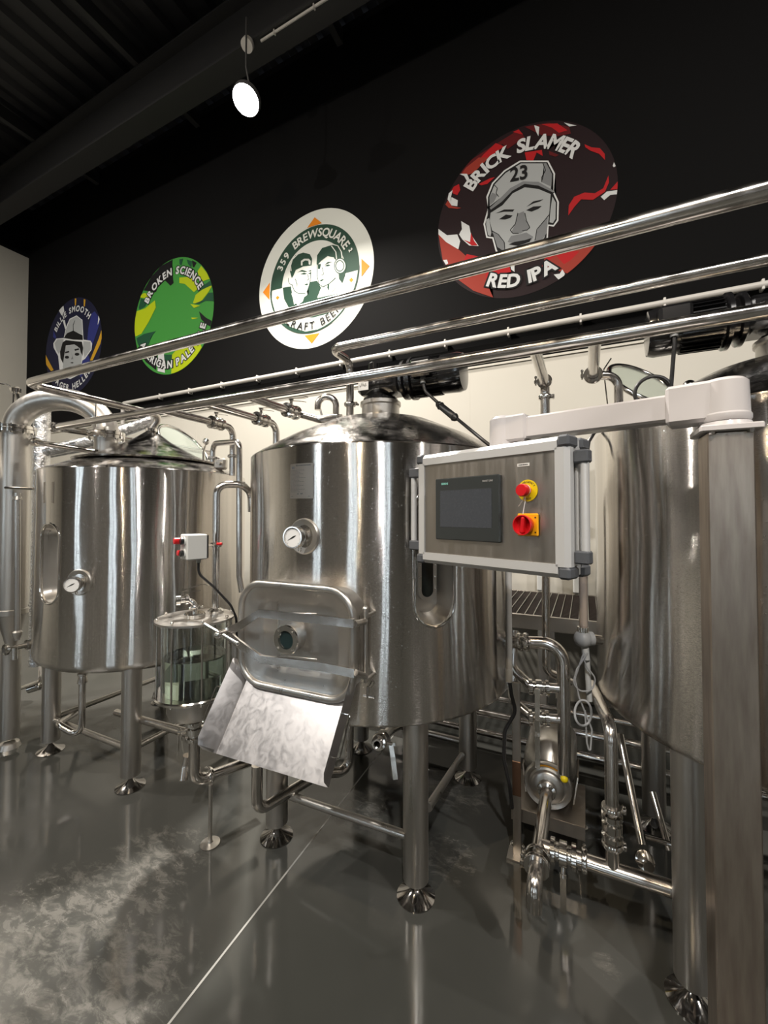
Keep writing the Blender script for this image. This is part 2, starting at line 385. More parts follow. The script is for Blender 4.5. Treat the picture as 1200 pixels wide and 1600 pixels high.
def rrect(c, ex, ey, hx, hy, r, n=8):
    out = []
    for cx, cy, a0 in ((hx-r, hy-r, 0), (-hx+r, hy-r, pi/2), (-hx+r, -hy+r, pi), (hx-r, -hy+r, 1.5*pi)):
        for i in range(n+1): a = a0+pi/2*i/n; out.append(V(c)+V(ex)*(cx+r*math.cos(a))+V(ey)*(cy+r*math.sin(a)))
    return out
def loft(b, rings, cap=True):
    n = len(rings[0]); vs = [p for r in rings for p in r]; fs = []
    for i in range(len(rings)-1):
        for j in range(n): fs.append((i*n+j, i*n+(j+1) % n, (i+1)*n+(j+1) % n, (i+1)*n+j))
    if cap: fs.append(tuple((len(rings)-1)*n+j for j in range(n)))
    return b.add(vs, fs)
def cut(o, cutters):
    """cut slots out of a shell with real boolean geometry"""
    tmp = []
    for b in cutters:
        c = b.build('cutter', 'ink', None); md = o.modifiers.new('cut', 'BOOLEAN'); md.object = c; md.operation = 'DIFFERENCE'; md.solver = 'EXACT'; tmp.append(c)
    dg = bpy.context.evaluated_depsgraph_get(); dg.update()
    me = bpy.data.meshes.new_from_object(o.evaluated_get(dg)); o.modifiers.clear(); o.data = me
    for c in tmp: bpy.data.objects.remove(c)
    me.polygons.foreach_set('use_smooth', [True]*len(me.polygons)); me.set_sharp_from_angle(angle=math.radians(30))
def shell_profile(R, z0, z1, th, fil=.03):
    """open-topped double wall: outside bottom round, up, lip, inside"""
    p = [(0, z0+.012)]
    for i in range(7): a = pi/2*i/6; p.append((R-fil+fil*math.sin(a), z0+fil-fil*math.cos(a)))
    p += [(R, z0+.3*(z1-z0)), (R, z0+.65*(z1-z0)), (R, z1-.008), (R-.004, z1-.002), (R-.010, z1), (R-th, z1), (R-th, z0+.05), (0, z0+.05)]
    return p

# ============================================================ THE ROOM
D = 3.7; XL = -8.56; XR = 6.5; YF = -6.0; ZC = 6.7
S_ = dict(kind='structure')
B().face([(XL, YF, 0), (XR, YF, 0), (XR, D+.1, 0), (XL, D+.1, 0)]).build('floor', 'floor', **S_)
b = B(); js = [.24+1.17*k for k in range(-8, 6)]
for a, c in zip(js, js[1:]): b.box(((a+c)/2, D+.045, 1.415), (1.17-.006, .09, 2.83), bev=.001, segs=1)
for a in js[1:-1]: b.box((a, D+.03, 1.415), (.008, .061, 2.83))
b.build('wall_back', 'whitewall', **S_)
b = B().box(((XL+XR)/2, D+.12, 3.35), (XR-XL, .1, 6.7)).box(((XL+XR)/2, D+.035, 4.77), (XR-XL, .09, 3.86))
b.build('wall_back_upper', 'blackwall', **S_)
B().box(((XL+XR)/2, D-.008, 2.822), (XR-XL, .012, .018)).build('trim_1', 'whitewall', **S_)
B().box((XL-.05, (YF+D)/2, 2.95), (.1, D-YF+.2, 5.9)).build('wall_left', 'whitewall', **S_)
B().box((XL-.05, (YF+D)/2, 6.3), (.1, D-YF+.2, .8)).build('wall_left_upper', 'blackwall', **S_)
B().box((XR+.05, (YF+D)/2, 3.35), (.1, D-YF+.2, 6.7)).build('wall_right', 'frontwall', **S_)
# front wall behind the camera with three windows and a door opening
b = B(); wins = [(-5.2, -4.0, .9, 3.2), (-.6, .5, .9, 3.2), (3.0, 4.2, .9, 3.2)]
xs = [XL]+[q for w in wins for q in w[:2]]+[XR]
for i in range(0, len(xs), 2): b.box(((xs[i]+xs[i+1])/2, YF-.06, 1.6), (xs[i+1]-xs[i], .12, 3.2))
b.box(((XL+XR)/2, YF-.06, 4.95), (XR-XL, .12, 3.5))
for w in wins: b.box(((w[0]+w[1])/2, YF-.06, .45), (w[1]-w[0], .12, .9))
b.build('wall_front', 'frontwall', **S_)
for i, w in enumerate(wins):
    f = B()
    for x in (w[0]+.03, (w[0]+w[1])/2, w[1]-.03): f.box((x, YF-.05, 2.05), (.06, .07, 2.3))
    for z in (.93, 3.17): f.box(((w[0]+w[1])/2, YF-.05, z), (w[1]-w[0], .07, .06))
    o = f.build('window_%d' % (i+1), 'cap', **S_)
    B().box(((w[0]+w[1])/2, YF-.06, 2.05), (w[1]-w[0]-.1, .012, 2.2)).build('pane', 'glass', o)
    ld = bpy.data.lights.new('daylight', 'AREA'); ld.shape = 'RECTANGLE'; ld.size = w[1]-w[0]; ld.size_y = 2.3; ld.energy = 30; ld.color = (.80, .89, 1)
    lo = bpy.data.objects.new('daylight', ld); COL.objects.link(lo); lo.location = ((w[0]+w[1])/2, YF-.25, 2.05); lo.rotation_euler = (pi/2, 0, 0)
    lo.rotation_euler = (-pi/2, 0, pi)
# corrugated roof sheet with ribs running towards the signed wall
b = B(); pts = []; x = XL
while x < XR: 
    for dx, dz in ((0, 0), (.10, 0), (.14, .06), (.24, .06), (.28, 0)): pts.append((x+dx, ZC+dz))
    x += .28
vs = []; fs = []
for x, z in pts: vs += [(x, YF-.1, z), (x, D+.1, z)]
for i in range(len(pts)-1): fs.append((2*i, 2*i+1, 2*i+3, 2*i+2))
b.add(vs, fs).build('ceiling', 'ceilm', ang=10, **S_)
b = B()
for y in (2.97, -1.0): b.box(((XL+XR)/2, y, 5.93), (XR-XL, .22, .022)).box(((XL+XR)/2, y, 6.2), (XR-XL, .02, .54)).box(((XL+XR)/2, y, 6.47), (XR-XL, .22, .022))
b.build('ceiling_beams', 'beamm', **S_)
b = B()
for x in (-6.6, -4.45, -2.3, -.15, 2.0): b.box((x, (YF+D)/2, 6.58), (.07, D-YF, .16))
b.build('ceiling_purlins', 'beamm', **S_)
# pale joint line across the floor
p0 = FP(262, 1602); p1 = FP(505, 1290); dv = (p1-p0).normalized(); sd = dv.cross(V((0, 0, 1)))*.0035; q0 = p0-dv*3.0; q1 = p1+dv*1.7
M['joint'] = mat('pale_floor_joint', (.34, .34, .33), .4)
B().prism([q0-sd+V((0, 0, .0004)), q0+sd+V((0, 0, .0004)), q1+sd+V((0, 0, .0004)), q1-sd+V((0, 0, .0004))], (0, 0, .0006)).build('trim_2', 'joint', **S_)

# ------------------------------------------------------------ lamps
def bay(x, y, z, col, power, R, label, group=None, tilt=None, spread=165):
    t = thing('pendant_lamp', label, 'lamp', (x, y, z), group)
    ax = V(tilt or (0, 0, -1)).normalized(); o = V((x, y, z))
    h = B(); h.lathe([(R, 0), (R*1.06, -.01), (R*1.06, -.05), (R*.72, -.09), (R*.45, -.17), (0, -.17)], o, ax, 36)
    h.build('housing', 'lamphouse', t)
    h = B(); h.lathe([(0, -.003), (R*.98, -.003)], o, ax, 36); h.build('lens', 'lamp', t)
    h = B(); h.tube([o-ax*.16, V((x, y, z+.3)), V((x, y, 5.92))], .008, seg=8); h.build('hanger', 'lamphouse', t)
    ld = bpy.data.lights.new('lamp_light', 'AREA'); ld.shape = 'DISK'; ld.spread = math.radians(spread); ld.size = R*1.9; ld.energy = power; ld.color = col
    lo = bpy.data.objects.new('lamp_light', ld); COL.objects.link(lo); lo.parent = t; lo.location = ax*.012
    lo.rotation_euler = ax.to_track_quat('-Z', 'Y').to_euler(); return t
p = W(384, 157, 3.60)
for i, (x, y, z, c, w, R) in enumerate(LAMPS):
    if i == 0: bay(p.x, p.y, p.z, c, w, R, 'round bright floodlight glowing under the dark ceiling beam', tilt=(.08, -.50, -1), spread=150)
    else: bay(x, y, z, c, w, R, 'round bay lamp hung in the hall behind the viewer', 'bay lamps behind the viewer', (0, .4, -1))
t = thing('ceiling_conduit', 'thin pale conduit clipped along the dark ceiling beam beside the floodlight', 'conduit', (0, 2.84, 5.9))
a = on(408, 64, 2, 5.90); e = on(520, -8, 2, 5.90); e = V((e.x+1.2, a.y, e.z)); a = V((a.x, a.y, a.z))
B().tube([a, e], .011, seg=10).build('tube', 'pvc', t)
for k in range(4):
    q = a.lerp(e, .08+.22*k); B().box(q, (.012, .03, .04), bev=.002).build('clip', 'pvc', t)
q = on(387, 69, 2, 5.88); tag(B().lathe([(0, -.03), (.05, -.03), (.055, -.02), (.055, .03), (0, .03)], q, (0, -.5, -1), 24).build('junction_box', 'pvc'), 'small round pale junction box on the ceiling beam above the floodlight', 'junction box')

# ============================================================ WALL SIGNS
EX = V((1, 0, 0)); EZ = V((0, 0, 1)); YW = D-.0105
def mm(name, col): M[name] = mat(name, col, .6); bsdf(M[name]).inputs['Specular IOR Level'].default_value = .2
mm('s_white', (.66, .68, .64)); mm('s_green', (.018, .055, .035)); mm('s_orange', (.72, .23, .012)); mm('s_dark', (.012, .004, .006))
mm('s_red', (.42, .010, .014)); mm('s_deepred', (.10, .006, .008)); mm('s_brick', (.30, .035, .022)); mm('s_grey', (.36, .38, .39)); mm('s_midgrey', (.19, .20, .21)); mm('s_pale', (.62, .64, .65))
mm('s_lime', (.42, .52, .006)); mm('s_grass', (.05, .27, .045)); mm('s_pine', (.012, .075, .035)); mm('s_blue', (.025, .032, .17)); mm('s_navy', (.010, .011, .035)); mm('s_gold', (.55, .30, .02)); mm('s_black', (.006, .006, .007))
class Sign:
    def __init__(s, name, label, x, z, r, base, zo, sc):
        s.c = V((x, YW, z)); s.r = r; s.zo = zo; s.sc = sc; s.k = 0
        s.t = thing(name, label, 'sign', (x, D-.0055, z-r), None)
        B().lathe([(0, -.004), (r, -.004), (r, .004), (0, .004)], s.c+V((0, .003, 0)), (0, -1, 0), 96).build('disc', base, s.t)
        s.n = 1; s.parts = {}
    def w(s, a, b_, dy):   # a traced point on the wall, clamped into the disc
        p = on(s.zo[0]+a*s.sc, s.zo[1]+b_*s.sc, 1, D-.011)
        dx, dz = p.x-s.c.x, p.z-s.c.z; q = math.hypot(dx, dz); lim = s.r*.998
        if q > lim: dx, dz = dx*lim/q, dz*lim/q
        return V((s.c.x+dx, YW-.003-dy, s.c.z+dz))
    def poly(s, part, mname, pts):
        b, ms, lay = s.parts.setdefault(part, (B(), [], [0]))
        if mname not in ms: ms.append(mname)
        b.mi = ms.index(mname); s.n += 1; dy = .0006+.00005*s.n
        out = []
        for i in range(len(pts)):
            a, c = pts[i], pts[(i+1) % len(pts)]; k = 4
            for j in range(k): out.append(s.w(a[0]+(c[0]-a[0])*j/k, a[1]+(c[1]-a[1])*j/k, dy))
        bm = bmesh.new(); vv = [bm.verts.new(p) for p in out]
        try:
            f = bm.faces.new(vv); r_ = bmesh.ops.triangulate(bm, faces=[f], ngon_method='EAR_CLIP'); bm.verts.index_update()
            b.add([v.co for v in bm.verts], [tuple(v.index for v in q.verts) for q in bm.faces])
        except Exception as ex_: print('poly', ex_)
        bm.free()
    def ell(s, part, mname, cx, cy, rx, ry, rot=0, n=18):
        c_, s__ = math.cos(rot), math.sin(rot)
        s.poly(part, mname, [(cx+rx*math.cos(2*pi*i/n)*c_-ry*math.sin(2*pi*i/n)*s__, cy+rx*math.cos(2*pi*i/n)*s__+ry*math.sin(2*pi*i/n)*c_) for i in range(n)])
    def line(s, part, mname, pts, w):
        for p, q in zip(pts, pts[1:]):
            d = math.hypot(q[0]-p[0], q[1]-p[1]) or 1; nx, ny = -(q[1]-p[1])/d*w/2, (q[0]-p[0])/d*w/2
            s.poly(part, mname, [(p[0]-nx, p[1]-ny), (p[0]+nx, p[1]+ny), (q[0]+nx*.8, q[1]+ny*.8), (q[0]-nx*.8, q[1]-ny*.8)])
    def ring(s, part, mname, r0, r1, a0=0, a1=360):
        b, ms, lay = s.parts.setdefault(part, (B(), [], [0]))
        if mname not in ms: ms.append(mname)
        b.mi = ms.index(mname); s.n += 1; y = YW-.003-(.0006+.00005*s.n); n = 96; vs = []; fs = []
        for i in range(n+1):
            a = math.radians(a0+(a1-a0)*i/n)
            for r in (r0, r1): vs.append((s.c.x+s.r*r*math.cos(a), y, s.c.z+s.r*r*math.sin(a)))
        for i in range(n): fs.append((2*i, 2*i+1, 2*i+3, 2*i+2))
        b.add(vs, fs)
    def text(s, st, R, a0, a1, size, bold, bottom=False, mname='s_pale', halo=None):
        s.n += 8; dy = .0006+.00005*s.n
        if halo:
            b = B(); arc_text(b, st, V((s.c.x, YW-.003-dy, s.c.z)), EX, EZ, R*s.r, a0, a1, size, bold+size*.085, bottom); b.build('lettering_outline', halo, s.t)
        s.n += 8; dy = .0006+.00005*s.n
        b = B(); arc_text(b, st, V((s.c.x, YW-.003-dy, s.c.z)), EX, EZ, R*s.r, a0, a1, size, bold, bottom); b.build('lettering', mname, s.t)
    def done(s):
        for k, (b, ms, _) in s.parts.items(): b.build(k, ms, s.t)

# red sign ----------------------------------------------------
s = Sign('wall_sign', 'round dark red camouflage wall sign reading BRICK SLAMER RED IPA with capped man', -.482, 4.115, .739, 's_dark', (660, 180), .26667)
P = 'flame_pattern'
s.poly(P, 's_deepred', [(400, 190), (560, 90), (600, 130), (500, 200), (470, 170), (330, 280), (260, 330), (215, 345), (290, 260)])
s.poly(P, 's_deepred', [(600, 70), (740, 45), (860, 70), (870, 110), (790, 125), (700, 120), (640, 90)])
s.poly(P, 's_red', [(530, 100), (565, 85), (590, 115), (560, 108)]); s.poly(P, 's_pale', [(655, 60), (685, 70), (680, 125), (665, 95)])
s.poly(P, 's_red', [(700, 55), (790, 50), (850, 90), (800, 105), (760, 75)]); s.poly(P, 's_pale', [(830, 45), (870, 55), (905, 62), (860, 68)])
s.poly(P, 's_red', [(360, 230), (430, 165), (480, 185), (400, 240), (330, 290), (300, 300)])
s.poly(P, 's_brick', [(255, 310), (330, 250), (390, 250), (340, 300), (300, 340), (262, 352), (230, 345)])
s.poly(P, 's_red', [(600, 220), (700, 205), (705, 240), (670, 220), (650, 268), (610, 265)]); s.poly(P, 's_deepred', [(740, 210), (800, 235), (780, 245), (745, 235)])
s.poly(P, 's_red', [(950, 172), (990, 190), (1040, 195), (1068, 228), (1070, 265), (1035, 228), (985, 210), (955, 190)])
s.poly(P, 's_red', [(330, 405), (400, 370), (425, 365), (380, 405), (345, 412)])
s.poly(P, 's_red', [(185, 420), (215, 405), (222, 440), (205, 470), (180, 460), (172, 440)])
s.poly(P, 's_pale', [(215, 345), (262, 345), (275, 375), (262, 388), (245, 358)])
s.poly(P, 's_pale', [(178, 440), (168, 480), (208, 500), (205, 535), (170, 530), (148, 495), (155, 460)]); s.poly(P, 's_brick', [(150, 500), (175, 535), (228, 545), (205, 550), (155, 545), (135, 525)])
s.poly(P, 's_pale', [(228, 622), (275, 650), (285, 700), (330, 768), (275, 765), (235, 730), (215, 700), (232, 670)])
s.poly(P, 's_red', [(285, 690), (305, 740), (325, 765), (290, 765), (240, 730), (280, 745)])
s.poly(P, 's_pale', [(95, 668), (145, 705), (205, 700), (222, 740), (212, 785), (170, 780), (130, 735), (95, 700)])
s.poly(P, 's_brick', [(95, 700), (140, 745), (215, 790), (260, 830), (330, 850), (420, 860), (410, 950), (385, 1000), (415, 1070), (300, 1030), (190, 950), (120, 850)])
s.poly(P, 's_red', [(260, 815), (330, 830), (320, 880), (240, 860)]); s.poly(P, 's_red', [(395, 880), (500, 850), (520, 920), (420, 935), (385, 1000), (370, 940)])
s.poly(P, 's_pale', [(122, 850), (145, 848), (152, 870), (138, 878)])
s.poly(P, 's_brick', [(1032, 742), (940, 780), (800, 800), (720, 830), (700, 890), (790, 910), (870, 935), (960, 870), (1010, 800)])
s.poly(P, 's_red', [(700, 885), (735, 820), (790, 810), (830, 790), (920, 800), (870, 850), (830, 875), (780, 820), (745, 850)])
s.poly(P, 's_pale', [(770, 935), (805, 930), (820, 905), (835, 930), (825, 960), (800, 968)]); s.poly(P, 's_pale', [(880, 905), (892, 900), (888, 915)])
s.poly(P, 's_red', [(855, 590), (858, 530), (890, 480), (950, 455), (1010, 460), (1060, 430), (1090, 355), (1093, 395), (1070, 450), (1000, 498), (930, 495), (890, 540)])
s.poly(P, 's_pale', [(1045, 480), (1080, 450), (1145, 440), (1143, 465), (1100, 470), (1065, 500)]); s.poly(P, 's_red', [(1100, 440), (1145, 390), (1144, 436)])
s.poly(P, 's_pale', [(1115, 300), (1122, 278), (1132, 300), (1122, 308)])
s.poly(P, 's_pale', [(515, 870), (540, 868), (540, 920), (520, 905)])
P = 'portrait'
s.poly(P, 's_pale', [(408, 400), (480, 325), (572, 268), (738, 268), (778, 345), (770, 445), (800, 510), (797, 620), (770, 655), (740, 650), (735, 730), (640, 830), (575, 870), (520, 855), (430, 800), (410, 725), (375, 720), (358, 640), (372, 590), (385, 545), (375, 480)])
s.poly(P, 's_black', [(416, 404), (484, 333), (575, 277), (732, 277), (768, 347), (760, 447), (790, 512), (788, 616), (768, 645), (732, 642), (727, 725), (635, 822), (574, 860), (525, 848), (438, 795), (417, 717), (382, 712), (368, 640), (381, 592), (394, 545), (385, 482)])
s.poly(P, 's_grey', [(424, 408), (488, 341), (578, 285), (727, 285), (760, 349), (752, 440), (640, 405), (560, 415), (480, 470), (395, 535), (393, 484)])
s.poly(P, 's_midgrey', [(395, 530), (393, 484), (410, 455), (440, 470), (420, 510)]); s.poly(P, 's_midgrey', [(708, 287), (727, 286), (760, 349), (752, 420), (700, 395), (715, 340)])
s.line(P, 's_black', [(416, 405), (440, 430), (432, 460), (448, 480)], 5); s.line(P, 's_black', [(705, 280), (722, 325), (700, 365), (700, 395)], 5)
s.poly(P, 's_black', [(390, 560), (450, 510), (520, 435), (590, 395), (680, 400), (775, 455), (765, 462), (680, 425), (600, 415), (530, 455), (470, 520), (400, 565)])
s.poly(P, 's_midgrey', [(395, 545), (450, 495), (515, 430), (590, 390), (680, 393), (770, 445), (765, 455), (680, 415), (600, 405), (528, 445), (465, 510), (402, 556)])
s.poly(P, 's_grey', [(400, 575), (470, 530), (530, 460), (600, 425), (680, 435), (752, 465), (745, 560), (735, 650), (715, 720), (640, 800), (575, 840), (525, 830), (450, 780), (412, 690), (395, 620)])
s.poly(P, 's_midgrey', [(735, 590), (730, 690), (700, 735), (655, 740), (680, 660), (720, 610)]); s.poly(P, 's_midgrey', [(410, 680), (450, 705), (485, 750), (485, 800), (440, 775)])
s.line(P, 's_black', [(752, 575), (715, 620), (672, 670), (660, 735)], 5); s.line(P, 's_black', [(408, 680), (445, 700), (480, 745), (485, 800)], 5)
s.poly(P, 's_midgrey', [(560, 580), (595, 565), (605, 620), (630, 665), (575, 695), (520, 690), (545, 640)])
s.line(P, 's_black', [(560, 575), (545, 640), (515, 675), (530, 695), (565, 695)], 5); s.line(P, 's_black', [(600, 575), (612, 625), (630, 660), (615, 675), (585, 680)], 5)
s.poly(P, 's_black', [(430, 578), (480, 555), (540, 555), (530, 568), (480, 568)]); s.poly(P, 's_black', [(610, 540), (650, 508), (710, 495), (690, 508), (650, 520)])
s.poly(P, 's_black', [(450, 612), (490, 585), (530, 590), (515, 605), (485, 614)]); s.poly(P, 's_black', [(608, 560), (650, 538), (700, 535), (680, 552), (640, 568)])
s.poly(P, 's_midgrey', [(500, 745), (520, 710), (570, 700), (610, 690), (650, 715), (640, 735), (560, 760)]); s.poly(P, 's_black', [(505, 760), (540, 745), (600, 735), (640, 722), (628, 745), (560, 768)])
s.poly(P, 's_grey', [(375, 615), (392, 605), (405, 690), (400, 712), (385, 705), (374, 645)]); s.poly(P, 's_grey', [(762, 480), (782, 515), (780, 610), (765, 635), (745, 630), (750, 560)])
s.text('BRICK SLAMER', .772, 142, 36, .16, .006); s.text('RED IPA', .80, -117, -62, .155, .006, True, halo='s_black')
# number on the cap
b = B(); o_ = s.w(515, 392, .0075); e1 = (s.w(622, 372, .0075)-o_).normalized(); put_text(b, '23', o_, e1, V((0, 0, 1)), .17, .004, width=(s.w(622, 372, .0075)-o_).length*.95); b.build('number', 's_black', s.t)
s.done()
# white sign --------------------------------------------------
s = Sign('wall_sign', 'round white and green wall sign reading 359 BREWSQUARE CRAFT BEER with two men', -2.648, 4.06, .752, 's_white', (390, 310), .175)
P = 'emblem'
s.ring(P, 's_green', 0, .775); s.ring(P, 's_white', .757, .762, 180, 360)
s.poly(P, 's_white', [(203, 825), (300, 800), (880, 665), (975, 640), (975, 700), (940, 830), (905, 935), (800, 1080), (640, 1165), (500, 1190), (370, 1150), (270, 1080), (225, 1000), (200, 900)])
s.ring(P, 's_white', 0, .552); 
s.poly(P, 's_orange', [(515, 265), (582, 170), (648, 222)]); s.poly(P, 's_orange', [(1000, 540), (1072, 605), (1000, 700)]); s.poly(P, 's_orange', [(120, 840), (182, 752), (178, 905)]); s.poly(P, 's_orange', [(492, 1225), (625, 1203), (556, 1295)])
s.poly(P, 's_orange', [(235, 890), (252, 870), (268, 885), (252, 908)]); s.poly(P, 's_orange', [(890, 730), (910, 708), (930, 728), (908, 754)])
s.poly(P, 's_green', [(510, 755), (605, 735), (640, 800), (600, 900), (520, 900), (530, 830)]); s.poly(P, 's_green', [(298, 800), (370, 785), (400, 960), (350, 975), (310, 900)])
s.poly(P, 's_green', [(360, 975), (400, 950), (520, 860), (610, 890), (800, 850), (840, 930), (700, 1030), (560, 1068), (440, 1045)])
P = 'portrait'
s.poly(P, 's_green', [(362, 655), (370, 570), (410, 510), (480, 485), (540, 500), (560, 540), (555, 600), (480, 610), (415, 640), (390, 700), (380, 720)])
s.line(P, 's_white', [(372, 650), (368, 600), (385, 545), (430, 502)], 9)
s.poly(P, 's_white', [(460, 600), (460, 560), (490, 540), (530, 540), (548, 560), (545, 595), (530, 590), (528, 560), (500, 555), (475, 570), (474, 600)])
s.poly(P, 's_white', [(375, 720), (395, 690), (415, 645), (480, 612), (555, 600), (550, 700), (535, 780), (510, 845), (430, 860), (390, 810), (378, 770)])
s.poly(P, 's_white', [(350, 715), (372, 695), (380, 770), (355, 765)]); s.line(P, 's_green', [(350, 712), (348, 740), (358, 765), (380, 772)], 5)
s.poly(P, 's_white', [(375, 850), (430, 858), (500, 850), (475, 925), (430, 955), (395, 915)])
s.line(P, 's_green', [(380, 770), (400, 825), (440, 852), (500, 850)], 7); s.line(P, 's_green', [(550, 660), (545, 730), (530, 790), (510, 845)], 5)
s.poly(P, 's_green', [(425, 665), (470, 640), (520, 655), (500, 660), (460, 655)]); s.poly(P, 's_green', [(525, 650), (552, 642), (550, 655)])
s.poly(P, 's_green', [(455, 678), (490, 664), (515, 675), (490, 682)]); s.poly(P, 's_green', [(525, 675), (548, 662), (545, 678)]); s.line(P, 's_green', [(520, 680), (532, 725), (512, 735)], 5)
s.poly(P, 's_green', [(490, 770), (515, 762), (530, 768), (510, 778)]); s.line(P, 's_green', [(410, 720), (425, 760), (425, 790)], 6)
s.poly(P, 's_green', [(600, 590), (605, 510), (650, 445), (730, 420), (790, 450), (810, 520), (790, 570), (760, 540), (700, 515), (640, 560), (610, 600)])
s.poly(P, 's_green', [(730, 420), (780, 410), (825, 460), (835, 540), (862, 590), (855, 690), (830, 760), (800, 720), (790, 560)])
s.line(P, 's_white', [(732, 425), (772, 480), (780, 550)], 9); s.line(P, 's_white', [(735, 410), (790, 425), (822, 480), (828, 540)], 9)
s.poly(P, 's_white', [(605, 600), (640, 565), (700, 518), (755, 530), (775, 600), (780, 680), (760, 720), (710, 765), (650, 790), (620, 760), (605, 690)])
s.line(P, 's_green', [(606, 590), (605, 690), (622, 765), (655, 792), (710, 765), (770, 712)], 6)
s.ell(P, 's_green', 812, 605, 56, 72); s.ell(P, 's_white', 810, 605, 48, 63); s.ell(P, 's_green', 808, 605, 40, 52); s.ell(P, 's_white', 808, 605, 32, 43)
s.poly(P, 's_green', [(670, 600), (700, 570), (740, 570), (715, 580)]); s.poly(P, 's_green', [(670, 605), (705, 592), (725, 600), (700, 610)]); s.poly(P, 's_green', [(612, 590), (640, 588), (632, 632), (612, 632)])
s.line(P, 's_green', [(650, 620), (665, 680), (640, 690)], 5); s.poly(P, 's_green', [(630, 735), (662, 720), (665, 730), (640, 745)])
s.poly(P, 's_white', [(665, 795), (710, 770), (775, 730), (770, 800), (720, 860), (650, 855), (640, 830)]); s.poly(P, 's_green', [(700, 770), (715, 768), (712, 830), (695, 800)])
s.ring(P, 's_green', .757, .778, 180, 360)
s.text('359', .665, 156, 130, .115, .003, mname='s_white'); s.text('BREWSQUARE', .665, 121, 27, .125, .003, mname='s_white')
s.text('2', .69, 24, 18, .06, .002, mname='s_white'); s.text('CRAFT BEER', .672, -134, -45, .115, .001, True, mname='s_black')
s.done()
# green sign (the figure in its middle is left out) ----------
s = Sign('wall_sign', 'round green and yellow wall sign reading BROKEN SCIENCE AMERICAN PALE ALE', -4.906, 4.126, .769, 's_grass', (190, 390), .141667)
P = 'splash_pattern'
s.poly(P, 's_black', [(245, 450), (330, 300), (440, 180), (565, 110), (555, 200), (575, 370), (540, 400), (480, 340), (400, 420), (380, 470), (300, 460)])
s.poly(P, 's_lime', [(145, 800), (170, 680), (260, 650), (370, 560), (380, 640), (300, 800), (220, 930), (155, 960), (142, 880)]); s.poly(P, 's_lime', [(215, 500), (250, 480), (330, 500), (300, 540), (210, 530)])
s.poly(P, 's_pine', [(190, 640), (215, 540), (300, 560), (260, 630), (200, 665)]); s.poly(P, 's_pine', [(180, 1040), (165, 980), (250, 930), (380, 900), (330, 960), (300, 1050), (250, 1080), (200, 1075)])
s.poly(P, 's_black', [(180, 1075), (300, 1060), (440, 1110), (380, 1160), (380, 1330), (270, 1240), (220, 1170)]); s.poly(P, 's_pale', [(405, 1100), (470, 1110), (480, 1360), (400, 1340)])
s.poly(P, 's_pine', [(640, 110), (680, 100), (660, 180), (640, 160)]); s.poly(P, 's_pine', [(720, 110), (780, 130), (770, 200), (735, 160)]); s.poly(P, 's_black', [(780, 120), (830, 145), (800, 200), (785, 190)])
s.poly(P, 's_lime', [(880, 180), (960, 280), (980, 320), (900, 350), (850, 280), (840, 240)]); s.poly(P, 's_lime', [(640, 310), (760, 300), (860, 420), (800, 470), (700, 380), (640, 370)])
s.poly(P, 's_lime', [(790, 590), (820, 500), (920, 420), (1005, 395), (960, 470), (890, 560), (820, 600)]); s.poly(P, 's_pine', [(800, 600), (900, 560), (960, 480), (1032, 470), (1035, 570), (930, 565), (860, 600)])
s.poly(P, 's_pine', [(840, 470), (900, 400), (1000, 330), (1005, 390), (920, 430)]); s.poly(P, 's_lime', [(760, 600), (870, 620), (800, 645)]); s.poly(P, 's_lime', [(770, 750), (850, 755), (780, 770)])
s.poly(P, 's_black', [(855, 680), (930, 750), (1020, 800), (1010, 860), (940, 830), (880, 770)])
s.poly(P, 's_lime', [(560, 1160), (640, 1070), (760, 1040), (870, 1040), (895, 1100), (800, 1250), (680, 1340), (550, 1368)])
s.poly(P, 's_pine', [(470, 1160), (560, 1160), (550, 1300), (480, 1290)])
s.text('BROKEN SCIENCE', .785, 151, 24, .135, .005, halo='s_black'); s.text('AMERICAN PALE ALE', .825, -158, -19, .135, .005, True, halo='s_black')
s.done()
# blue sign ---------------------------------------------------
s = Sign('wall_sign', 'round navy wall sign reading BILLIE SMOOTH LAGER HELLES with figure in white hat', -7.2, 4.13, .76, 's_navy', (0, 440), 1/6)
P = 'stripe_pattern'
s.poly(P, 's_gold', [(960, 430), (968, 530), (870, 740), (845, 740), (930, 530)]); s.poly(P, 's_gold', [(418, 680), (430, 690), (505, 830), (480, 840), (420, 760)])
s.poly(P, 's_gold', [(703, 158), (718, 160), (714, 225), (704, 222)]); s.poly(P, 's_gold', [(787, 165), (804, 170), (797, 235), (787, 230)])
s.poly(P, 's_blue', [(860, 300), (890, 280), (940, 350), (935, 400), (860, 620), (820, 560), (830, 440)]); s.poly(P, 's_blue', [(780, 720), (830, 690), (850, 760), (760, 900), (740, 860)])
s.poly(P, 's_blue', [(505, 460), (530, 520), (525, 540), (500, 520)]); s.poly(P, 's_pale', [(550, 262), (598, 228), (605, 280), (580, 320)]); s.poly(P, 's_pale', [(590, 365), (610, 360), (625, 440), (612, 445)])
s.poly(P, 's_pale', [(925, 320), (938, 350), (928, 380), (918, 410)])
P = 'portrait'
s.poly(P, 's_pale', [(600, 530), (620, 430), (655, 350), (720, 318), (775, 360), (785, 545), (850, 555), (866, 580), (860, 640), (800, 725), (775, 740), (760, 800), (730, 880), (660, 915), (610, 895), (560, 820), (548, 700), (505, 620), (502, 580), (530, 535)])
s.poly(P, 's_grey', [(606, 520), (626, 435), (660, 358), (720, 326), (768, 362), (778, 500), (700, 465), (640, 480)])
s.poly(P, 's_black', [(600, 530), (630, 485), (690, 460), (778, 505), (780, 548), (690, 545)]); s.line(P, 's_black', [(690, 470), (688, 410), (705, 365)], 6)
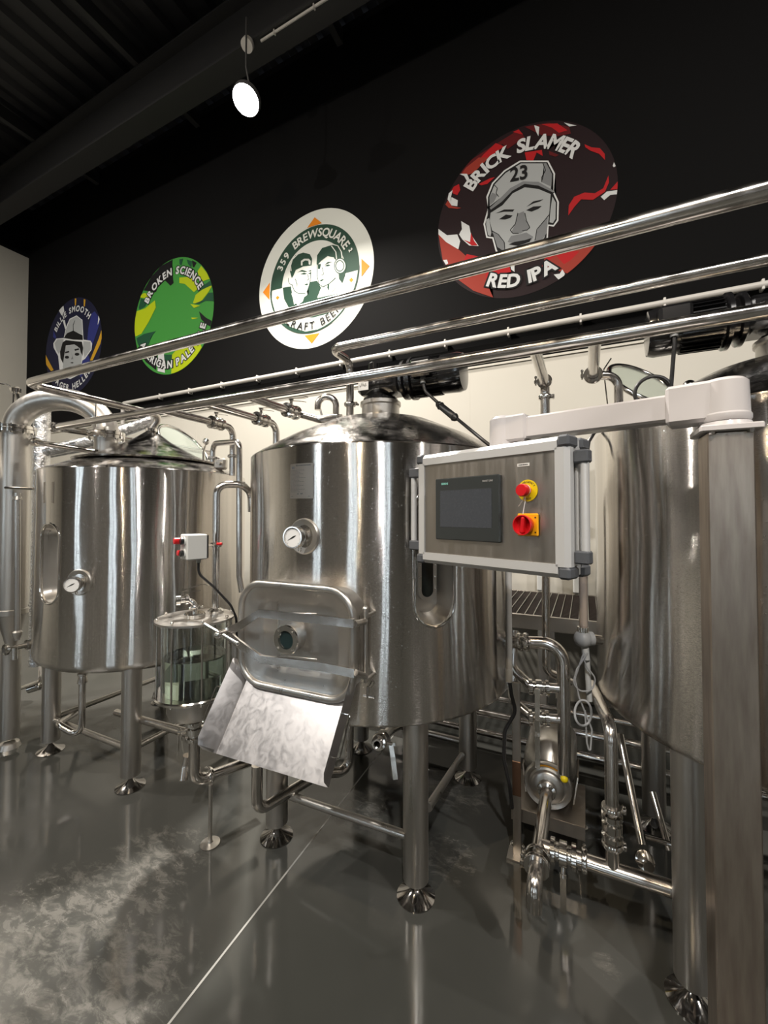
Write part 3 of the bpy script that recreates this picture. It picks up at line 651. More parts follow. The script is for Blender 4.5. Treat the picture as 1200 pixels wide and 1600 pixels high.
s.poly(P, 's_grey', [(515, 580), (540, 542), (600, 540), (590, 600), (555, 680), (530, 640)]); s.poly(P, 's_grey', [(785, 560), (850, 565), (855, 635), (795, 715), (780, 640)])
s.poly(P, 's_black', [(565, 660), (590, 570), (620, 550), (770, 565), (782, 620), (775, 700), (745, 620), (700, 590), (620, 600), (605, 700), (600, 780), (570, 720)])
s.poly(P, 's_grey', [(605, 690), (620, 605), (700, 592), (750, 625), (770, 700), (760, 790), (725, 870), (660, 903), (620, 880), (590, 800)])
s.poly(P, 's_black', [(612, 660), (650, 650), (652, 664), (615, 674)]); s.poly(P, 's_black', [(700, 635), (740, 625), (745, 640), (705, 650)]); s.ell(P, 's_black', 630, 710, 20, 14); s.ell(P, 's_black', 725, 682, 22, 14)
s.poly(P, 's_midgrey', [(672, 660), (680, 700), (668, 730), (690, 728)]); s.poly(P, 's_black', [(660, 762), (680, 755), (695, 762), (680, 768)])
s.text('BILLIE SMOOTH', .775, 146, 38, .125, .004); s.text('LAGER HELLES', .835, -141, -42, .13, .004, True)
s.done()

# white conduit along the black wall
z_ = 3.085; t = thing('wall_conduit', 'long thin white plastic conduit clipped low along the black wall', 'conduit', (-3, 3.62, z_))
xa = on(190, 632, 2, z_).x; ya = 3.64
q = [on(px, py, 1, ya).z for px, py in ((195, 632), (600, 556), (1195, 438))]; z_ = sum(q)/3; xa = on(192, 632, 1, ya).x
B().tube([(1.6, ya, z_), (xa, ya, z_), (xa, ya, z_-.30)], .024, .04, 12).build('tube', 'pvc', t)
for k in range(14):
    x = on(250+0*k, 620, 1, ya).x+.56*k
    if x > 1.3: break
    B().box((x, ya+.012, z_), (.016, .06, .072), bev=.003).build('clip', 'pvc', t)
q = on(262, 616, 1, ya); B().cylr((q.x-.05, ya, z_), (q.x+.03, ya, z_), .019, seg=14).build('coupling', 'satin', t)

# ============================================================ TANKS
CC = V((-.975, 1.975, 0)); CR = .657; CZ0 = .712; CZ1 = 1.778      # middle tank
LC = V((-2.675, 1.866, 0)); LR = .612; LZ0 = .64; LZ1 = 1.765      # left tank
RC = V((.69, 2.02, 0)); RR = .650; RZ0 = .760; RZ1 = 1.83          # right tank
def tank(name, label, C, R, z0, z1, legs, zl, slots=(), fil=.03):
    t = thing(name, label, 'tank', (C.x, C.y, 0))
    sh = B(); sh.lathe(shell_profile(R, z0, z1, .05, fil), C, (0, 0, 1), 128); sh = sh.build('shell', 'tank', t, ang=30)
    for x, y in legs: leg(t, x, y, zl)
    return t, sh
def slot(t, sh, C, R, px, z0, z1, hw, depth, lens=True, hwi=None, shift=0):
    """deep oval recess pressed into the shell, facing outward at pixel column px"""
    p = cyl(px, 880, C, R); n = (p-C); n.z = 0; n.normalize(); ex = V((0, 0, 1)).cross(n)
    zc = 0
    org = C+n*(R+.1); org.z = 0
    out = stadium(org, ex, EZ, hw, z0, z1); cut(sh, [B().prism(out, -n*(.1+depth+.05))])
    def onsurf(pt, dr=0):
        h = (pt-C).dot(ex); return C+ex*h+n*(math.sqrt(max(R*R-h*h, 0))+dr)+EZ*pt.z
    rim = [onsurf(q, .000) for q in stadium(org, ex, EZ, hw+.004, z0-.004, z1+.004)]
    hi = hwi or hw*.6; dz = hw-hi
    inner = [C+ex*((q-C).dot(ex)+shift)+n*(R-depth)+EZ*q.z for q in stadium(org, ex, EZ, hi, z0+dz, z1-dz)]
    b = B(); loft(b, [rim, [a.lerp(c, .12)-n*.002 for a, c in zip(rim, inner)], inner], cap=True); o = b.build('recess', 'satin', t, ang=25)
    b = B(); b.tube(rim, .006, seg=10, closed=True); b.build('rim', 'chrome', o)
    return p, n, ex, org
# ---- middle tank
t, sh = tank('brewing_tank', 'large middle brushed steel tank with manway door and black motor on its cone', CC, CR, CZ0, CZ1,
             [(-.615, 1.56), (-1.31, 1.56), (-.615, 2.37), (-1.31, 2.37)], .75, fil=.015)
MT = t
p, n, ex, org = slot(t, sh, CC, CR, 680, 1.080, 1.60, .080, .085)
zb = 1.16; i0 = org-n*(.1+.070)
b = B(); loft(b, [stadium(i0-n*.02, ex, EZ, .040, zb, 1.55), stadium(i0, ex, EZ, .040, zb, 1.55), stadium(i0, ex, EZ, .025, zb+.015, 1.535)], cap=False); fr = b.build('sight_glass', 'satin', t)
b = B(); loft(b, [stadium(i0-n*.003, ex, EZ, .026, zb+.014, 1.536)]); b.build('pane', 'darkglass', fr)
b = B()
for k in range(9):
    for s_ in (-1, 1): b.sphere(i0+ex*.0325*s_+EZ*(zb+.05+.045*k), .0035, 8)
b.build('bolts', 'chrome', fr)
dm = B(); dm.lathe([(CR-.004, CZ1-.002), (CR-.04, CZ1+.022), (CR*.72, CZ1+.105), (CR*.42, CZ1+.195), (.13, 2.005), (.105, 2.02)], CC, (0, 0, 1), 96); dm.build('cone_lid', 'dome', t, ang=40)
nk = B(); nk.lathe([(.10, 1.99), (.10, 2.07), (.108, 2.075), (.108, 2.092), (.10, 2.097), (0, 2.097)], CC, (0, 0, 1), 48); nk.build('neck', 'satin', t)
def post_at(px, py, t_): return W(px, py, t_)
B().tube([W(634, 1305, 1.66), W(452, 1243, 1.94)], .017, seg=16).build('stretcher', 'satin', t)
B().tube([W(669, 1262, 1.74), W(722, 1180, 2.36)], .017, seg=16).build('stretcher', 'satin', t)
B().tube([(-.615, 2.37, .2), (-1.31, 2.37, .2)], .017, seg=16).build('stretcher', 'satin', t)
# small ball on the right slope, vent fitting on the left slope
b = B(); q = W(660, 662, 2.2); b.sphere(q+EZ*.0, .024); b.cylr(q-EZ*.06, q, .009); b.build('spray_ball_port', 'chrome', t)
q = cyl(475, 838, CC, CR); nn = V((q.x-CC.x, q.y-CC.y, 0)).normalized(); x_ = EZ.cross(nn)
b = B(); b.lathe([(0, .0), (.026, .0), (.066, .013), (.070, .008), (.070, -.03)], q-nn*.006, nn, 40); b.build('gauge_well', 'satin', t)
gn = camdir(-.55, -1).normalized()
gauge(t, q, camdir(-.34, -.94), .041)
# etched data plate
q0 = cyl(453.5, 724, CC, CR+.0015); q1 = cyl(490, 724, CC, CR+.0015); ztop = cyl(471, 724, CC, CR).z; zbot = cyl(471, 779, CC, CR).z
def oncyl(a, b_, dr=.0015):
    p = q0.lerp(q1, a); d = V((p.x-CC.x, p.y-CC.y, 0)).normalized()*(CR+dr); return V((CC.x+d.x, CC.y+d.y, ztop+(zbot-ztop)*b_))
b = B(); loft_r = [[oncyl(i/6, 0) for i in range(7)], [oncyl(i/6, 1) for i in range(7)]]
vs = loft_r[0]+loft_r[1]; b.add(vs, [(i, i+1, i+8, i+7) for i in range(6)]); pl = b.build('data_plate', 'platem', t)
b = B(); rnd = random.Random(3)
def mark(a, c, e, h): b.add([oncyl(a, e, .0022), oncyl(c, e, .0022), oncyl(c, e+h, .0022), oncyl(a, e+h, .0022)], [(0, 1, 2, 3)])
mark(.28, .34, .03, .05)
a = .36
while a < .88: w_ = rnd.uniform(.02, .04); mark(a, a+w_, .04, .035); a += w_+.012
mark(.08, .2, .08, .07)
for r_ in range(18):
    e = .19+r_*.036; a = .05
    while a < (.40 if r_ % 3 else .6): w_ = rnd.uniform(.03, .09); mark(a, a+w_, e, .010); a += w_+.02
mark(.33, .40, .85, .03); mark(.47, .57, .845, .035); mark(.05, .88, .93, .014)
b.build('engraving', 'cap', pl)
# ---- manway door on the middle tank
PH = math.radians(24); Nn = V((math.sin(-PH)*cs-(-math.cos(PH))*sn, math.sin(-PH)*sn+(-math.cos(PH))*cs, 0))
Nn = camdir(-math.sin(PH), -math.cos(PH)); E1 = camdir(math.cos(PH), -math.sin(PH))
DO = CC+Nn*(CR+.065); DO = onplane(464, 999, DO, Nn)
def dp(px, py, n_=0): return onplane(px, py, DO+Nn*n_, Nn)
hx = (dp(556, 999)-dp(374, 999)).length/2-.012; cx_ = (dp(556, 999)+dp(374, 999))/2
zt = dp(464, 911).z-.012; zb = dp(464, 1087).z+.012; DC = V((cx_.x, cx_.y, (zt+zb)/2)); hy = (zt-zb)/2
b = B(); loft(b, [rrect(DC-Nn*.17, E1, EZ, hx-.002, hy-.002, .10), rrect(DC-Nn*.015, E1, EZ, hx-.002, hy-.002, .10), rrect(DC-Nn*.012, E1, EZ, hx-.02, hy-.02, .09)], cap=False); b.build('manway_frame', 'satin', t)
b = B(); b.tube(rrect(DC-Nn*.17+Nn*.10, E1, EZ, hx+.006, hy+.006, .10), .008, seg=12, closed=True)
dr = B(); dr.tube(rrect(DC, E1, EZ, hx, hy, .10), .0135, seg=16, closed=True)
loft(dr, [rrect(DC, E1, EZ, hx-.008, hy-.008, .095), rrect(DC-Nn*.004, E1, EZ, hx-.028, hy-.028, .085), rrect(DC-Nn*.035, E1, EZ, hx-.075, hy-.07, .045), rrect(DC-Nn*.037, E1, EZ, hx-.085, hy-.08, .04)])
dr = dr.build('manway_door', 'satin', t, ang=50)
# porthole
pc = dp(451, 998, 0); pc = V((pc.x, pc.y, pc.z))
b = B(); b.lathe([(.052, -.04), (.052, -.005), (.056, .004), (.056, .016), (.053, .02), (.034, .02), (.031, .012)], pc, Nn, 40)
for k in range(4):
    a = pi/4+k*pi/2; b.sphere(pc+(E1*math.cos(a)+EZ*math.sin(a))*.045+Nn*.02, .0045, 10)
ph = b.build('porthole', 'chrome', dr); 
b = B(); b.lathe([(0, .012), (.033, .012)], pc, Nn, 32); b.build('porthole_glass', 'portglass', dr)
# clamp bars and the T handle, hinged at the right
fb = [(-.014, -.003), (.014, -.003), (.014, .003), (-.014, .003)]
hA = dp(552, 975, .03); hB = dp(553, 1051, .03); spn = dp(352, 988, .075)
U1 = [dp(553, 974, .040), dp(500, 968, .040), dp(405, 958, .040), dp(374, 978, .055), spn]
U2 = [dp(554, 1052, .040), dp(500, 1041, .040), dp(408, 1030, .040), dp(372, 1005, .055), spn]
def flat_bar(b, pts, hw=.0145, th=.005):
    vs = []; n_ = len(pts)
    for i, p in enumerate(pts):
        t_ = (pts[min(i+1, n_-1)]-pts[max(i-1, 0)]).normalized(); s_ = EZ if abs(t_.z) < .3 else (EZ-t_*t_.z).normalized(); nn_ = t_.cross(s_).normalized()
        vs += [p+s_*hw+nn_*th, p-s_*hw+nn_*th, p-s_*hw-nn_*th, p+s_*hw-nn_*th]
    fs = [(0, 1, 2, 3), tuple(4*(n_-1)+j for j in (3, 2, 1, 0))]
    for i in range(n_-1):
        for j in range(4): fs.append((4*i+j, 4*i+(j+1) % 4, 4*i+4+(j+1) % 4, 4*i+4+j))
    b.add(vs, fs)
b = B(); flat_bar(b, U1)
b.build('clamp_bar', 'pipe', dr)
b = B(); flat_bar(b, U2); b.build('clamp_bar', 'pipe', dr)
for q_, (u_, v_) in enumerate(((dp(408, 962, .034), dp(497, 964, .034)), (dp(452, 1030, .034), dp(497, 1035, .034)))):
    b = B(); b.box((u_+v_)/2+Nn*.008+EZ*.012, ((v_-u_).length, .004, .006), ex=(v_-u_).normalized(), ez=EZ, bev=.001); b.build('bar_edge', 'satin', dr)
b = B(); b.cylr(spn-Nn*.10, spn+Nn*.035, .014, seg=18); b.sphere(spn+Nn*.036, .015, 14)
c_ = spn+Nn*.022; l1 = dp(302, 976, .10); l2 = dp(372, 1020, .10)
hv = (dp(372, 1019, .097)-dp(300, 975, .097)).normalized()
b.tube([c_-hv*.085, c_+hv*.085], .0065, seg=12); b.sphere(c_-hv*.085, .008, 10); b.sphere(c_+hv*.085, .008, 10)
b.build('handle', 'chrome', dr)
hz0 = dp(571, 1062, -.04); hz1 = dp(571, 957, -.04)
b = B(); b.cylr(hz0, hz1+EZ*.0, .008, seg=14); b.sphere(hz1+EZ*.012, .012, 12); b.cylr(hz1-EZ*.01, hz1+EZ*.008, .012, seg=12)
b.cylr(dp(554, 975, .03), hz1-EZ*.03, .011, seg=16); b.cylr(dp(555, 1051, .03), hz0+EZ*.012, .011, seg=16)
for z_ in (hz1.z-.015, hz0.z-.005): b.box(V((hz1.x, hz1.y, z_))-Nn*.04, (.012, .09, .012), ex=E1, ey=Nn, ez=EZ, bev=.002)
b.build('hinge', 'satin', dr)
q = dp(575, 1072, -.04); b = B(); b.cylr(q, q-EZ*.04, .006, seg=10); b.cylr(q-EZ*.035-E1*.018, q-EZ*.035+E1*.025, .005, seg=10); b.cylr(q+E1*.008, q+E1*.02+EZ*.02, .006, seg=8); b.build('latch', 'chrome', dr)

# ---- spent grain chute hanging under the door
k_ = .15; cb_m = DC+Nn*(.015); zt_ = zb-.025
TL = cb_m-E1*.262; TR = cb_m+E1*.262
bl = W(320, 1172, 1.545); br = W(516, 1232, 1.325)
wdir = (br-bl).normalized(); ctr = (bl+br)/2; hw_ = (br-bl).length/2
top = V((cb_m.x, cb_m.y, 0))-Nn*.045; 
p = dp(476, 1062, -.05); top = V((p.x, p.y, p.z+.02))
slope = (ctr-top); slope -= wdir*slope.dot(wdir); sl = slope.length; slope.normalize(); nrm = wdir.cross(slope).normalized()
if nrm.z < 0: nrm = -nrm
toc = ctr-slope*sl
sec = [(-hw_, .062), (-hw_+.050, .010), (-hw_+.056, 0), (hw_-.014, 0), (hw_-.003, .008), (hw_, .070)]
th = .0022; b = B(); rows = []
for s_, cutk in ((0, 1), (.5, 1), (.90, 1), (.97, .75), (1.0, .18)):
    rows.append([toc+slope*sl*s_+wdir*u+nrm*(h*(cutk if h > .02 else 1)) for u, h in sec])
n_ = len(sec); vs = [p for r in rows for p in r]; vs += [p-nrm*th-wdir*(0) for p in vs]; o_ = len(rows)*n_; fs = []
for i in range(len(rows)-1):
    for j in range(n_-1): fs += [(i*n_+j, i*n_+j+1, (i+1)*n_+j+1, (i+1)*n_+j), (o_+i*n_+j, o_+(i+1)*n_+j, o_+(i+1)*n_+j+1, o_+i*n_+j+1)]
for j in range(n_-1): fs += [(j, o_+j, o_+j+1, j+1), (o_-n_+j, o_-n_+j+1, 2*o_-n_+j+1, 2*o_-n_+j)]
for i in range(len(rows)-1): fs += [(i*n_, (i+1)*n_, o_+(i+1)*n_, o_+i*n_), (i*n_+n_-1, o_+i*n_+n_-1, o_+(i+1)*n_+n_-1, (i+1)*n_+n_-1)]
ct = thing('discharge_chute', 'wet open sheet steel chute sloping down under the manway door', 'chute', toc)
b.add(vs, fs).build('tray', 'chute', ct, ang=30)
for s_ in (-1, 1):
    q0 = toc+slope*sl*.35+wdir*hw_*s_+nrm*.055; q1 = toc+slope*sl*.75+wdir*hw_*s_+nrm*.045; off = wdir*s_*.028-nrm*.0
    B().tube([q0, q0+off, q1+off, q1], .0025, .008, 8).build('handle', 'chrome', ct)
b = B()
for s_ in (-1, 1): b.box(toc+wdir*(hw_-.03)*s_+nrm*.02-slope*.008, (.03, .004, .05), ex=wdir, ey=slope, ez=nrm)
b.build('hook', 'satin', ct)

# ---- left tank
t, sh = tank('brewing_tank', 'left brushed steel tank on four legs with swan neck vapour pipe', LC, LR, LZ0, LZ1,
             [(-2.275, 1.49), (-3.075, 1.49), (-2.275, 2.26), (-3.075, 2.26)], .70, fil=.05)
LT = t
q = cyl(74, 820, LC, LR); z1_ = cyl(72, 819, LC, LR).z; z0_ = cyl(72, 942, LC, LR).z
slot(t, sh, LC, LR, 76, z0_, z1_, .078, .085)
dm = B(); dm.lathe([(LR-.004, LZ1-.002), (LR-.03, LZ1+.012), (.46, LZ1+.062), (.40, LZ1+.070), (.395, LZ1+.062), (.44, LZ1+.078), (.445, LZ1+.088), (.30, LZ1+.135), (.12, LZ1+.235), (.05, LZ1+.29), (.022, LZ1+.31)], LC, (0, 0, 1), 96); dm.build('cone_lid', 'dome', t, ang=40)
q = cyl(124, 910, LC, LR); nn = V((q.x-LC.x, q.y-LC.y, 0)).normalized()
b = B(); b.lathe([(0, .0), (.026, .0), (.066, .013), (.070, .008), (.070, -.03)], q-nn*.006, nn, 40); b.build('gauge_well', 'satin', t)
gauge(t, q, camdir(.22, -.98), .041)
# faint plate
q0 = cyl(68, 755, LC, LR+.001); q1 = cyl(84, 755, LC, LR+.001); z1_ = cyl(76, 753, LC, LR).z; z0_ = cyl(76, 786, LC, LR).z
B().add([(q0.x, q0.y, z1_), (q1.x, q1.y, z1_), (q1.x, q1.y, z0_), (q0.x, q0.y, z0_)], [(0, 1, 2, 3)]).build('data_plate', 'panelface', t)
b = B()
for px, py in ():
    pass
B().tube([(-2.275, 1.49, .2), (-3.075, 1.49, .2)], .017, seg=16).build('stretcher', 'satin', t)
B().tube([(-2.275, 1.49, .2), (-2.275, 2.26, .2)], .017, seg=16).build('stretcher', 'satin', t)
B().tube([(-3.075, 1.49, .2), (-3.075, 2.26, .2)], .017, seg=16).build('stretcher', 'satin', t)
# drain hanging below its belly
b = B(); a = W(129, 1056, 2.45); a.z = .66; e = W(130, 1140, 2.45)
b.cylr((a.x, a.y, .68), (a.x, a.y, .50), .012, seg=14); b.lathe([(.012, .05), (.026, .045), (.026, .035), (.020, .03), (.026, .0), (.026, -.01), (.018, -.015)], (a.x, a.y, .53), (0, 0, 1), 20)
b.tube([(a.x, a.y, .53), (a.x, a.y, .20), W(90, 1132, 2.45), W(122, 1112, 2.9)], .018, .05, 16); b.build('drain_pipe', 'pipe', t)

# ---- right tank
t, sh = tank('brewing_tank', 'nearest right brushed steel tank partly hidden behind the square post', RC, RR, RZ0, RZ1,
             [(.285, 1.60), (1.085, 1.60), (.285, 2.40), (1.085, 2.40)], .80, fil=.035)
RT = t
dm = B(); dm.lathe([(RR-.004, RZ1-.002), (RR-.04, RZ1+.022), (RR*.72, RZ1+.105), (RR*.42, RZ1+.20), (.13, RZ1+.235), (.105, RZ1+.25)], RC, (0, 0, 1), 96); dm.build('cone_lid', 'dome', t, ang=40)
nk = B(); nk.lathe([(.10, RZ1+.22), (.10, RZ1+.30), (.108, RZ1+.305), (.108, RZ1+.32), (0, RZ1+.32)], RC, (0, 0, 1), 48); nk.build('neck', 'satin', t)
b = B(); q = W(1077, 603, 1.75); b.sphere(q, .025); b.cylr(q-EZ*.07, q, .010); b.build('spray_ball_port', 'chrome', t)

# ---- gear motors lying on the tank necks
def gearmotor(C, z, s_, label, sticker=False, tb=.27):
    t = thing('gear_motor', label, 'motor', (C.x, C.y, z)); X = EX*s_
    o = V((C.x, C.y, z)); b = B()
    b.lathe([(0, 0), (.092, 0), (.092, .014), (.075, .018), (.062, .045), (.05, .05)], o, (0, 0, 1), 36)
    b.box(o+EZ*.095+X*.02, (.25, .16, .13), bev=.022); b.box(o+EZ*.095+X*.02, (.20, .18, .09), bev=.02)
    b.lathe([(0, -.02), (.03, -.02), (.03, .03), (.018, .04), (0, .04)], o+EZ*.18-X*.04, (0, 0, 1), 20)
    for k in range(6):
        a = 2*pi*k/6; b.cylr(o+V((.078*math.cos(a), .078*math.sin(a), .012)), o+V((.078*math.cos(a), .078*math.sin(a), .022)), .007, seg=6)
    b.build('gearbox', 'motor', t)
    b = B(); c0_ = o+EZ*.098; K_ = 1.14 
    b.lathe([(r__*K_, h__*.95) for r__, h__ in [(.06, .13), (.088, .15), (.088, .165), (.070, .17), (.070, .19), (.094, .195), (.094, .21), (.075, .215), (.075, .36), (.082, .365), (.084, .45), (.078, .475), (.05, .48), (0, .48)]], c0_, X, 40)
    for k in range(28):
        a = 2*pi*k/28; d = V((0, math.cos(a), math.sin(a))); b.box(c0_+X*.275+d*.090, (.13, .004, .018), ex=EX, ey=d.cross(EX), ez=d)
    for k in range(8):
        a = 2*pi*k/8+.2; d = V((0, math.cos(a), math.sin(a))); b.cylr(c0_+X*.19+d*.083, c0_+X*.215+d*.083, .007, seg=6)
    b.build('motor_body', 'motor', t)
    b = B(); f = V((0, -1, 0)); b.box(c0_+X*tb+f*.092+EZ*.015, (.11, .07, .09), bev=.012); b.build('terminal_box', 'motor', t)
    if sticker:
        lb = B(); lb.box(c0_+X*.27+f*.1285+EZ*.010, (.085, .002, .06)); lb.build('sticker', 'paper', t)
        lb = B(); lb.box(o+EZ*.075-X*.055+f*.0915, (.06, .002, .055)); lb.build('sticker', 'paper', t)
        lb = B(); rr_ = random.Random(5)
        for (cx, w_) in ((c0_+X*.27+f*.1298+EZ*.010, .06), (o+EZ*.075-X*.055+f*.0928, .04)):
            pts = [cx+EX*(-w_/2+w_*i/14)+EZ*rr_.uniform(-.010, .012) for i in range(15)]; lb.tube(pts, .0011, seg=4)
        lb.build('scribble', 'ink', t)
    b = B(); b.cylr(c0_+X*tb+f*.08-EZ*.055, c0_+X*tb+f*.08-EZ*.02, .014, seg=12); b.build('cable_gland', 'greycable', t)
    return t, c0_+X*tb+f*.08-EZ*.055
gm, gl = gearmotor(CC, 2.097, 1, 'black geared motor lying on the middle tank neck with white stickers', True)
c = B(); pts = [gl, gl+V((.01, 0, -.04)), W(685, 630, 1.95), W(715, 655, 1.85), W(755, 688, 1.7), W(790, 715, 1.62)]
c.tube(fillet(pts, .06), .0075, seg=10); tag(c.build('power_cable', 'rubber'), 'black power cable hanging from the middle tank motor to the control box', 'cable')
c = B(); a = W(683, 630, 1.95); e = W(714, 655, 1.85); d = (e-a).normalized(); c.lathe([(.009, 0), (.016, .012), (.017, (e-a).length-.012), (.009, (e-a).length)], a, d, 14); c.torus(a+d*.03, d, .017, .0025, 20, 6); c.torus(e-d*.02, d, .017, .0025, 20, 6)
tag(c.build('cable_connector', 'rubber'), 'chunky black inline plug on the middle motor cable', 'connector')
gm, gl = gearmotor(RC, RZ1+.32, -1, 'black geared motor above the right tank behind the lower overhead pipe', tb=.37)
a = gl; c = B(); w0 = W(1043, 600, 1.62)
pts = [a, a-EZ*.05]; cc_ = W(1020, 612, 1.66)
for k in range(26): an = pi*.05+2*pi*k/25*1.02; pts.append(cc_+V((.062*math.cos(an), .01*k/25, .062*math.sin(an)-.0)))
c.tube([a, a-EZ*.03, a.lerp(pts[2], .5)-EZ*.01]+pts[2:]+[W(1040, 625, 1.7)], .0075, seg=10); tag(c.build('power_cable', 'rubber'), 'black cable coiled in one loop below the right tank motor', 'cable')

# ============================================================ OVERHEAD PIPES (all run level, parallel to the signed wall, then turn towards it)
def pz(pts, y):       # mean height of a level pipe lying in the vertical plane y
    return sum(on(px, py, 1, y).z for px, py in pts)/len(pts)
YA = 1.12; ZA = pz([(60, 592), (600, 459), (1195, 296)], YA); xA = on(40, 600, 1, YA).x
A = thing('overhead_pipe', 'topmost and nearest overhead steel pipe, crossing in front of the wall signs', 'pipe', (-1, YA, ZA))
tube_part(A, 'tube', [(1.5, YA, ZA), (xA, YA, ZA), (xA, LC.y+.02, ZA), (LC.x+.0, LC.y, ZA-.10)], .0215, .07, seg=24)
B().lathe([(.021, -.012), (.036, -.01), (.036, .01), (.021, .012)], (LC.x, LC.y, ZA-.10), (0, 0, 1), 24).cylr((LC.x, LC.y, 2.05), (LC.x, LC.y, ZA-.09), .02, seg=20).build('clamp', 'chrome', A)
q = on(150, 630, 0, xA); B().cylr((xA, q.y, ZA-.16), (xA, q.y, ZA), .004, seg=8).build('hanger', 'chrome', A)
YB = 1.58; ZB = pz([(620, 524), (1195, 406)], YB); xB = on(517, 543, 1, YB).x
Bp = thing('overhead_pipe', 'upper middle overhead steel pipe turning down onto the middle tank cone', 'pipe', (0, YB, ZB))
q = on(547, 600, 0, xB); yB = q.y
tube_part(Bp, 'tube', [(1.9, YB, ZB), (xB, YB, ZB), (xB, yB, ZB), (xB, yB, 1.95)], .0185, .055, seg=24)
clamp(Bp, (xB, yB, W(547, 632, -xB*sn+yB*cs).z), (0, 0, 1), .0185)
YC = 1.42; ZC_ = pz([(150, 656), (600, 583), (1190, 488)], YC); xC = on(84, 668, 1, YC).x
Cp = thing('overhead_pipe', 'lowest wet overhead steel header with three lever valves on its branches', 'pipe', (-1, YC, ZC_))
yE = on(150, 687, 0, xC).y
tube_part(Cp, 'tube', [(1.6, YC, ZC_), (xC, YC, ZC_), (xC, 2.6, ZC_)], .0210, .03, seg=24)
B().lathe([(.02, -.014), (.033, -.012), (.033, .012), (.02, .014)], (xC+.02, YC, ZC_), (1, 0, 0), 24).build('clamp', 'chrome', Cp)
# three valved branches
for (px, vx, vy, kind) in ((252, 338, 668, 'down'), (318, 408, 660, 'down'), (385, 455, 650, 'side')):
    xb = on(px, 640, 1, YC).x; g = on(vx, vy, 0, xb); yv = g.y
    if kind == 'down':
        yd = yv+.13; tube_part(Cp, 'branch', [(xb, YC, ZC_), (xb, yd, ZC_), (xb, yd, 1.74 if px < 300 else 1.70)], .0200, .06)
        clamp(Cp, (xb, yd, 1.86), (0, 0, 1), .0200)
    else:
        tube_part(Cp, 'branch', [(xb, YC, ZC_), (xb, yv+.02, ZC_)], .0200)
        e = W(500, 656, 2.15); e2 = W(523, 652, 2.13)
        tube_part(Cp, 'branch', [(xb, yv, ZC_), (xb, yv+.06, ZC_-.0), e, e2], .0185, .04)
    valve(Cp, (xb, yv, ZC_), (0, 1, 0), .0230, (0, 0, 1), (.95, -.2, -.12), .12)
# goose neck beside the branch, standing on the cone
g = thing('goose_neck_vent', 'small hooked vent pipe on the left slope of the middle tank cone', 'pipe', W(525, 676, 2.13))
b0 = W(525, 678, 2.13); r_ = .047; dl = camdir(-1, 0)
pts = [b0, b0+EZ*.145]+[b0+EZ*.145+dl*r_*(1-math.cos(a))+EZ*r_*math.sin(a) for a in [pi*k/12 for k in range(1, 13)]]+[b0+EZ*.125+dl*2*r_]
B().tube(pts, .0165, seg=18).build('tube', 'pipe', g); clamp(g, b0+EZ*.09, (0, 0, 1), .0165)
q = on(499, 632, 1, 2.02); B().lathe([(0, 0), (.022, 0), (.026, .006), (.026, .014), (.016, .022), (0, .022)], q, (-.3, -1, 0), 20).cylr(q, W(505, 660, 2.2), .006, seg=8).build('vent_cap', 'chrome', MT)
# two branches at the right with drop legs
xb = on(835, 549, 1, YC).x; g = on(851, 598, 2, ZC_); yv = g.y
P1 = thing('drop_pipe', 'long vertical steel pipe falling between the middle and right tanks', 'pipe', (xb, yv, .9))
e = W(886, 1062, 1.72)
tube_part(P1, 'tube', [(xb, YC, ZC_), (xb, yv, ZC_), (xb, yv, 1.72), W(853, 790, 2.02), W(853, 1048, 2.02), W(892, 1066, 2.02)], .0190, .05, seg=20)
clamp(P1, (xb, yv-.02, ZC_), (0, 1, 0), .0185); clamp(P1, (xb, yv, ZC_-.06), (0, 0, 1), .0165)
xb = on(930, 540, 1, YC).x; g = on(918, 588, 2, ZC_); yv = g.y
P2 = thing('drop_pipe', 'short hooked steel branch pipe dropping onto the right tank behind the grey arm', 'pipe', (xb, yv, ZC_))
q = W(966, 600, -xb*sn+yv*cs)
tube_part(P2, 'tube', [(xb, YC, ZC_), (xb, yv-.01, ZC_)], .0185); 
tube_part(P2, 'tube', [(xb, yv, ZC_-.0), (q.x, q.y, ZC_), (q.x, q.y, 1.85)], .0165, .05)
clamp(P2, (xb, yv-.01, ZC_), (0, 1, 0), .022)

# swan neck vapour pipe and condenser column at the far left
T_ = 2.72; c0_ = W(24, 700, T_); cx0 = V((c0_.x, c0_.y, 0)); f1 = W(166, 690, T_); fx = V((f1.x, f1.y, 0))
zc = W(24, 672, T_).z; zf = W(166, 681, T_).z
S = thing('vapour_condenser', 'tall vertical steel condenser column left of the left tank with big swan neck arch', 'condenser', V((cx0.x, cx0.y, 0)))
z95 = W(24, 955, T_).z; z101 = W(24, 1012, T_).z
b = B(); b.lathe([(.0, zc-.01), (.078, zc-.01), (.078, z95+.02), (.084, z95+.015), (.084, z95-.015), (.078, z95-.02), (.026, z101), (.026, z101-.03), (0, z101-.03)], cx0, (0, 0, 1), 48); b.build('column', 'satin', S)
b = B(); b.cylr(cx0+EZ*z101, cx0+EZ*.06, .052, seg=32, bev=.004); b.lathe([(0, 0), (.06, 0), (.05, .03), (.012, .05), (.012, .08), (0, .08)], cx0, (0, 0, 1), 28); b.build('leg', 'satin', S)
def flange(p, R, par):
    b = B(); b.lathe([(R*.6, -.022), (R, -.022), (R, -.003), (R*.95, 0), (R, .003), (R, .022), (R*.6, .022)], p, (0, 0, 1), 48)
    for k in range(10):
        a = 2*pi*k/10; b.cylr(V(p)+V((math.cos(a)*R*.90, math.sin(a)*R*.90, -.03)), V(p)+V((math.cos(a)*R*.90, math.sin(a)*R*.90, .03)), .006, seg=6)
    return b.build('flange', 'chrome', par)
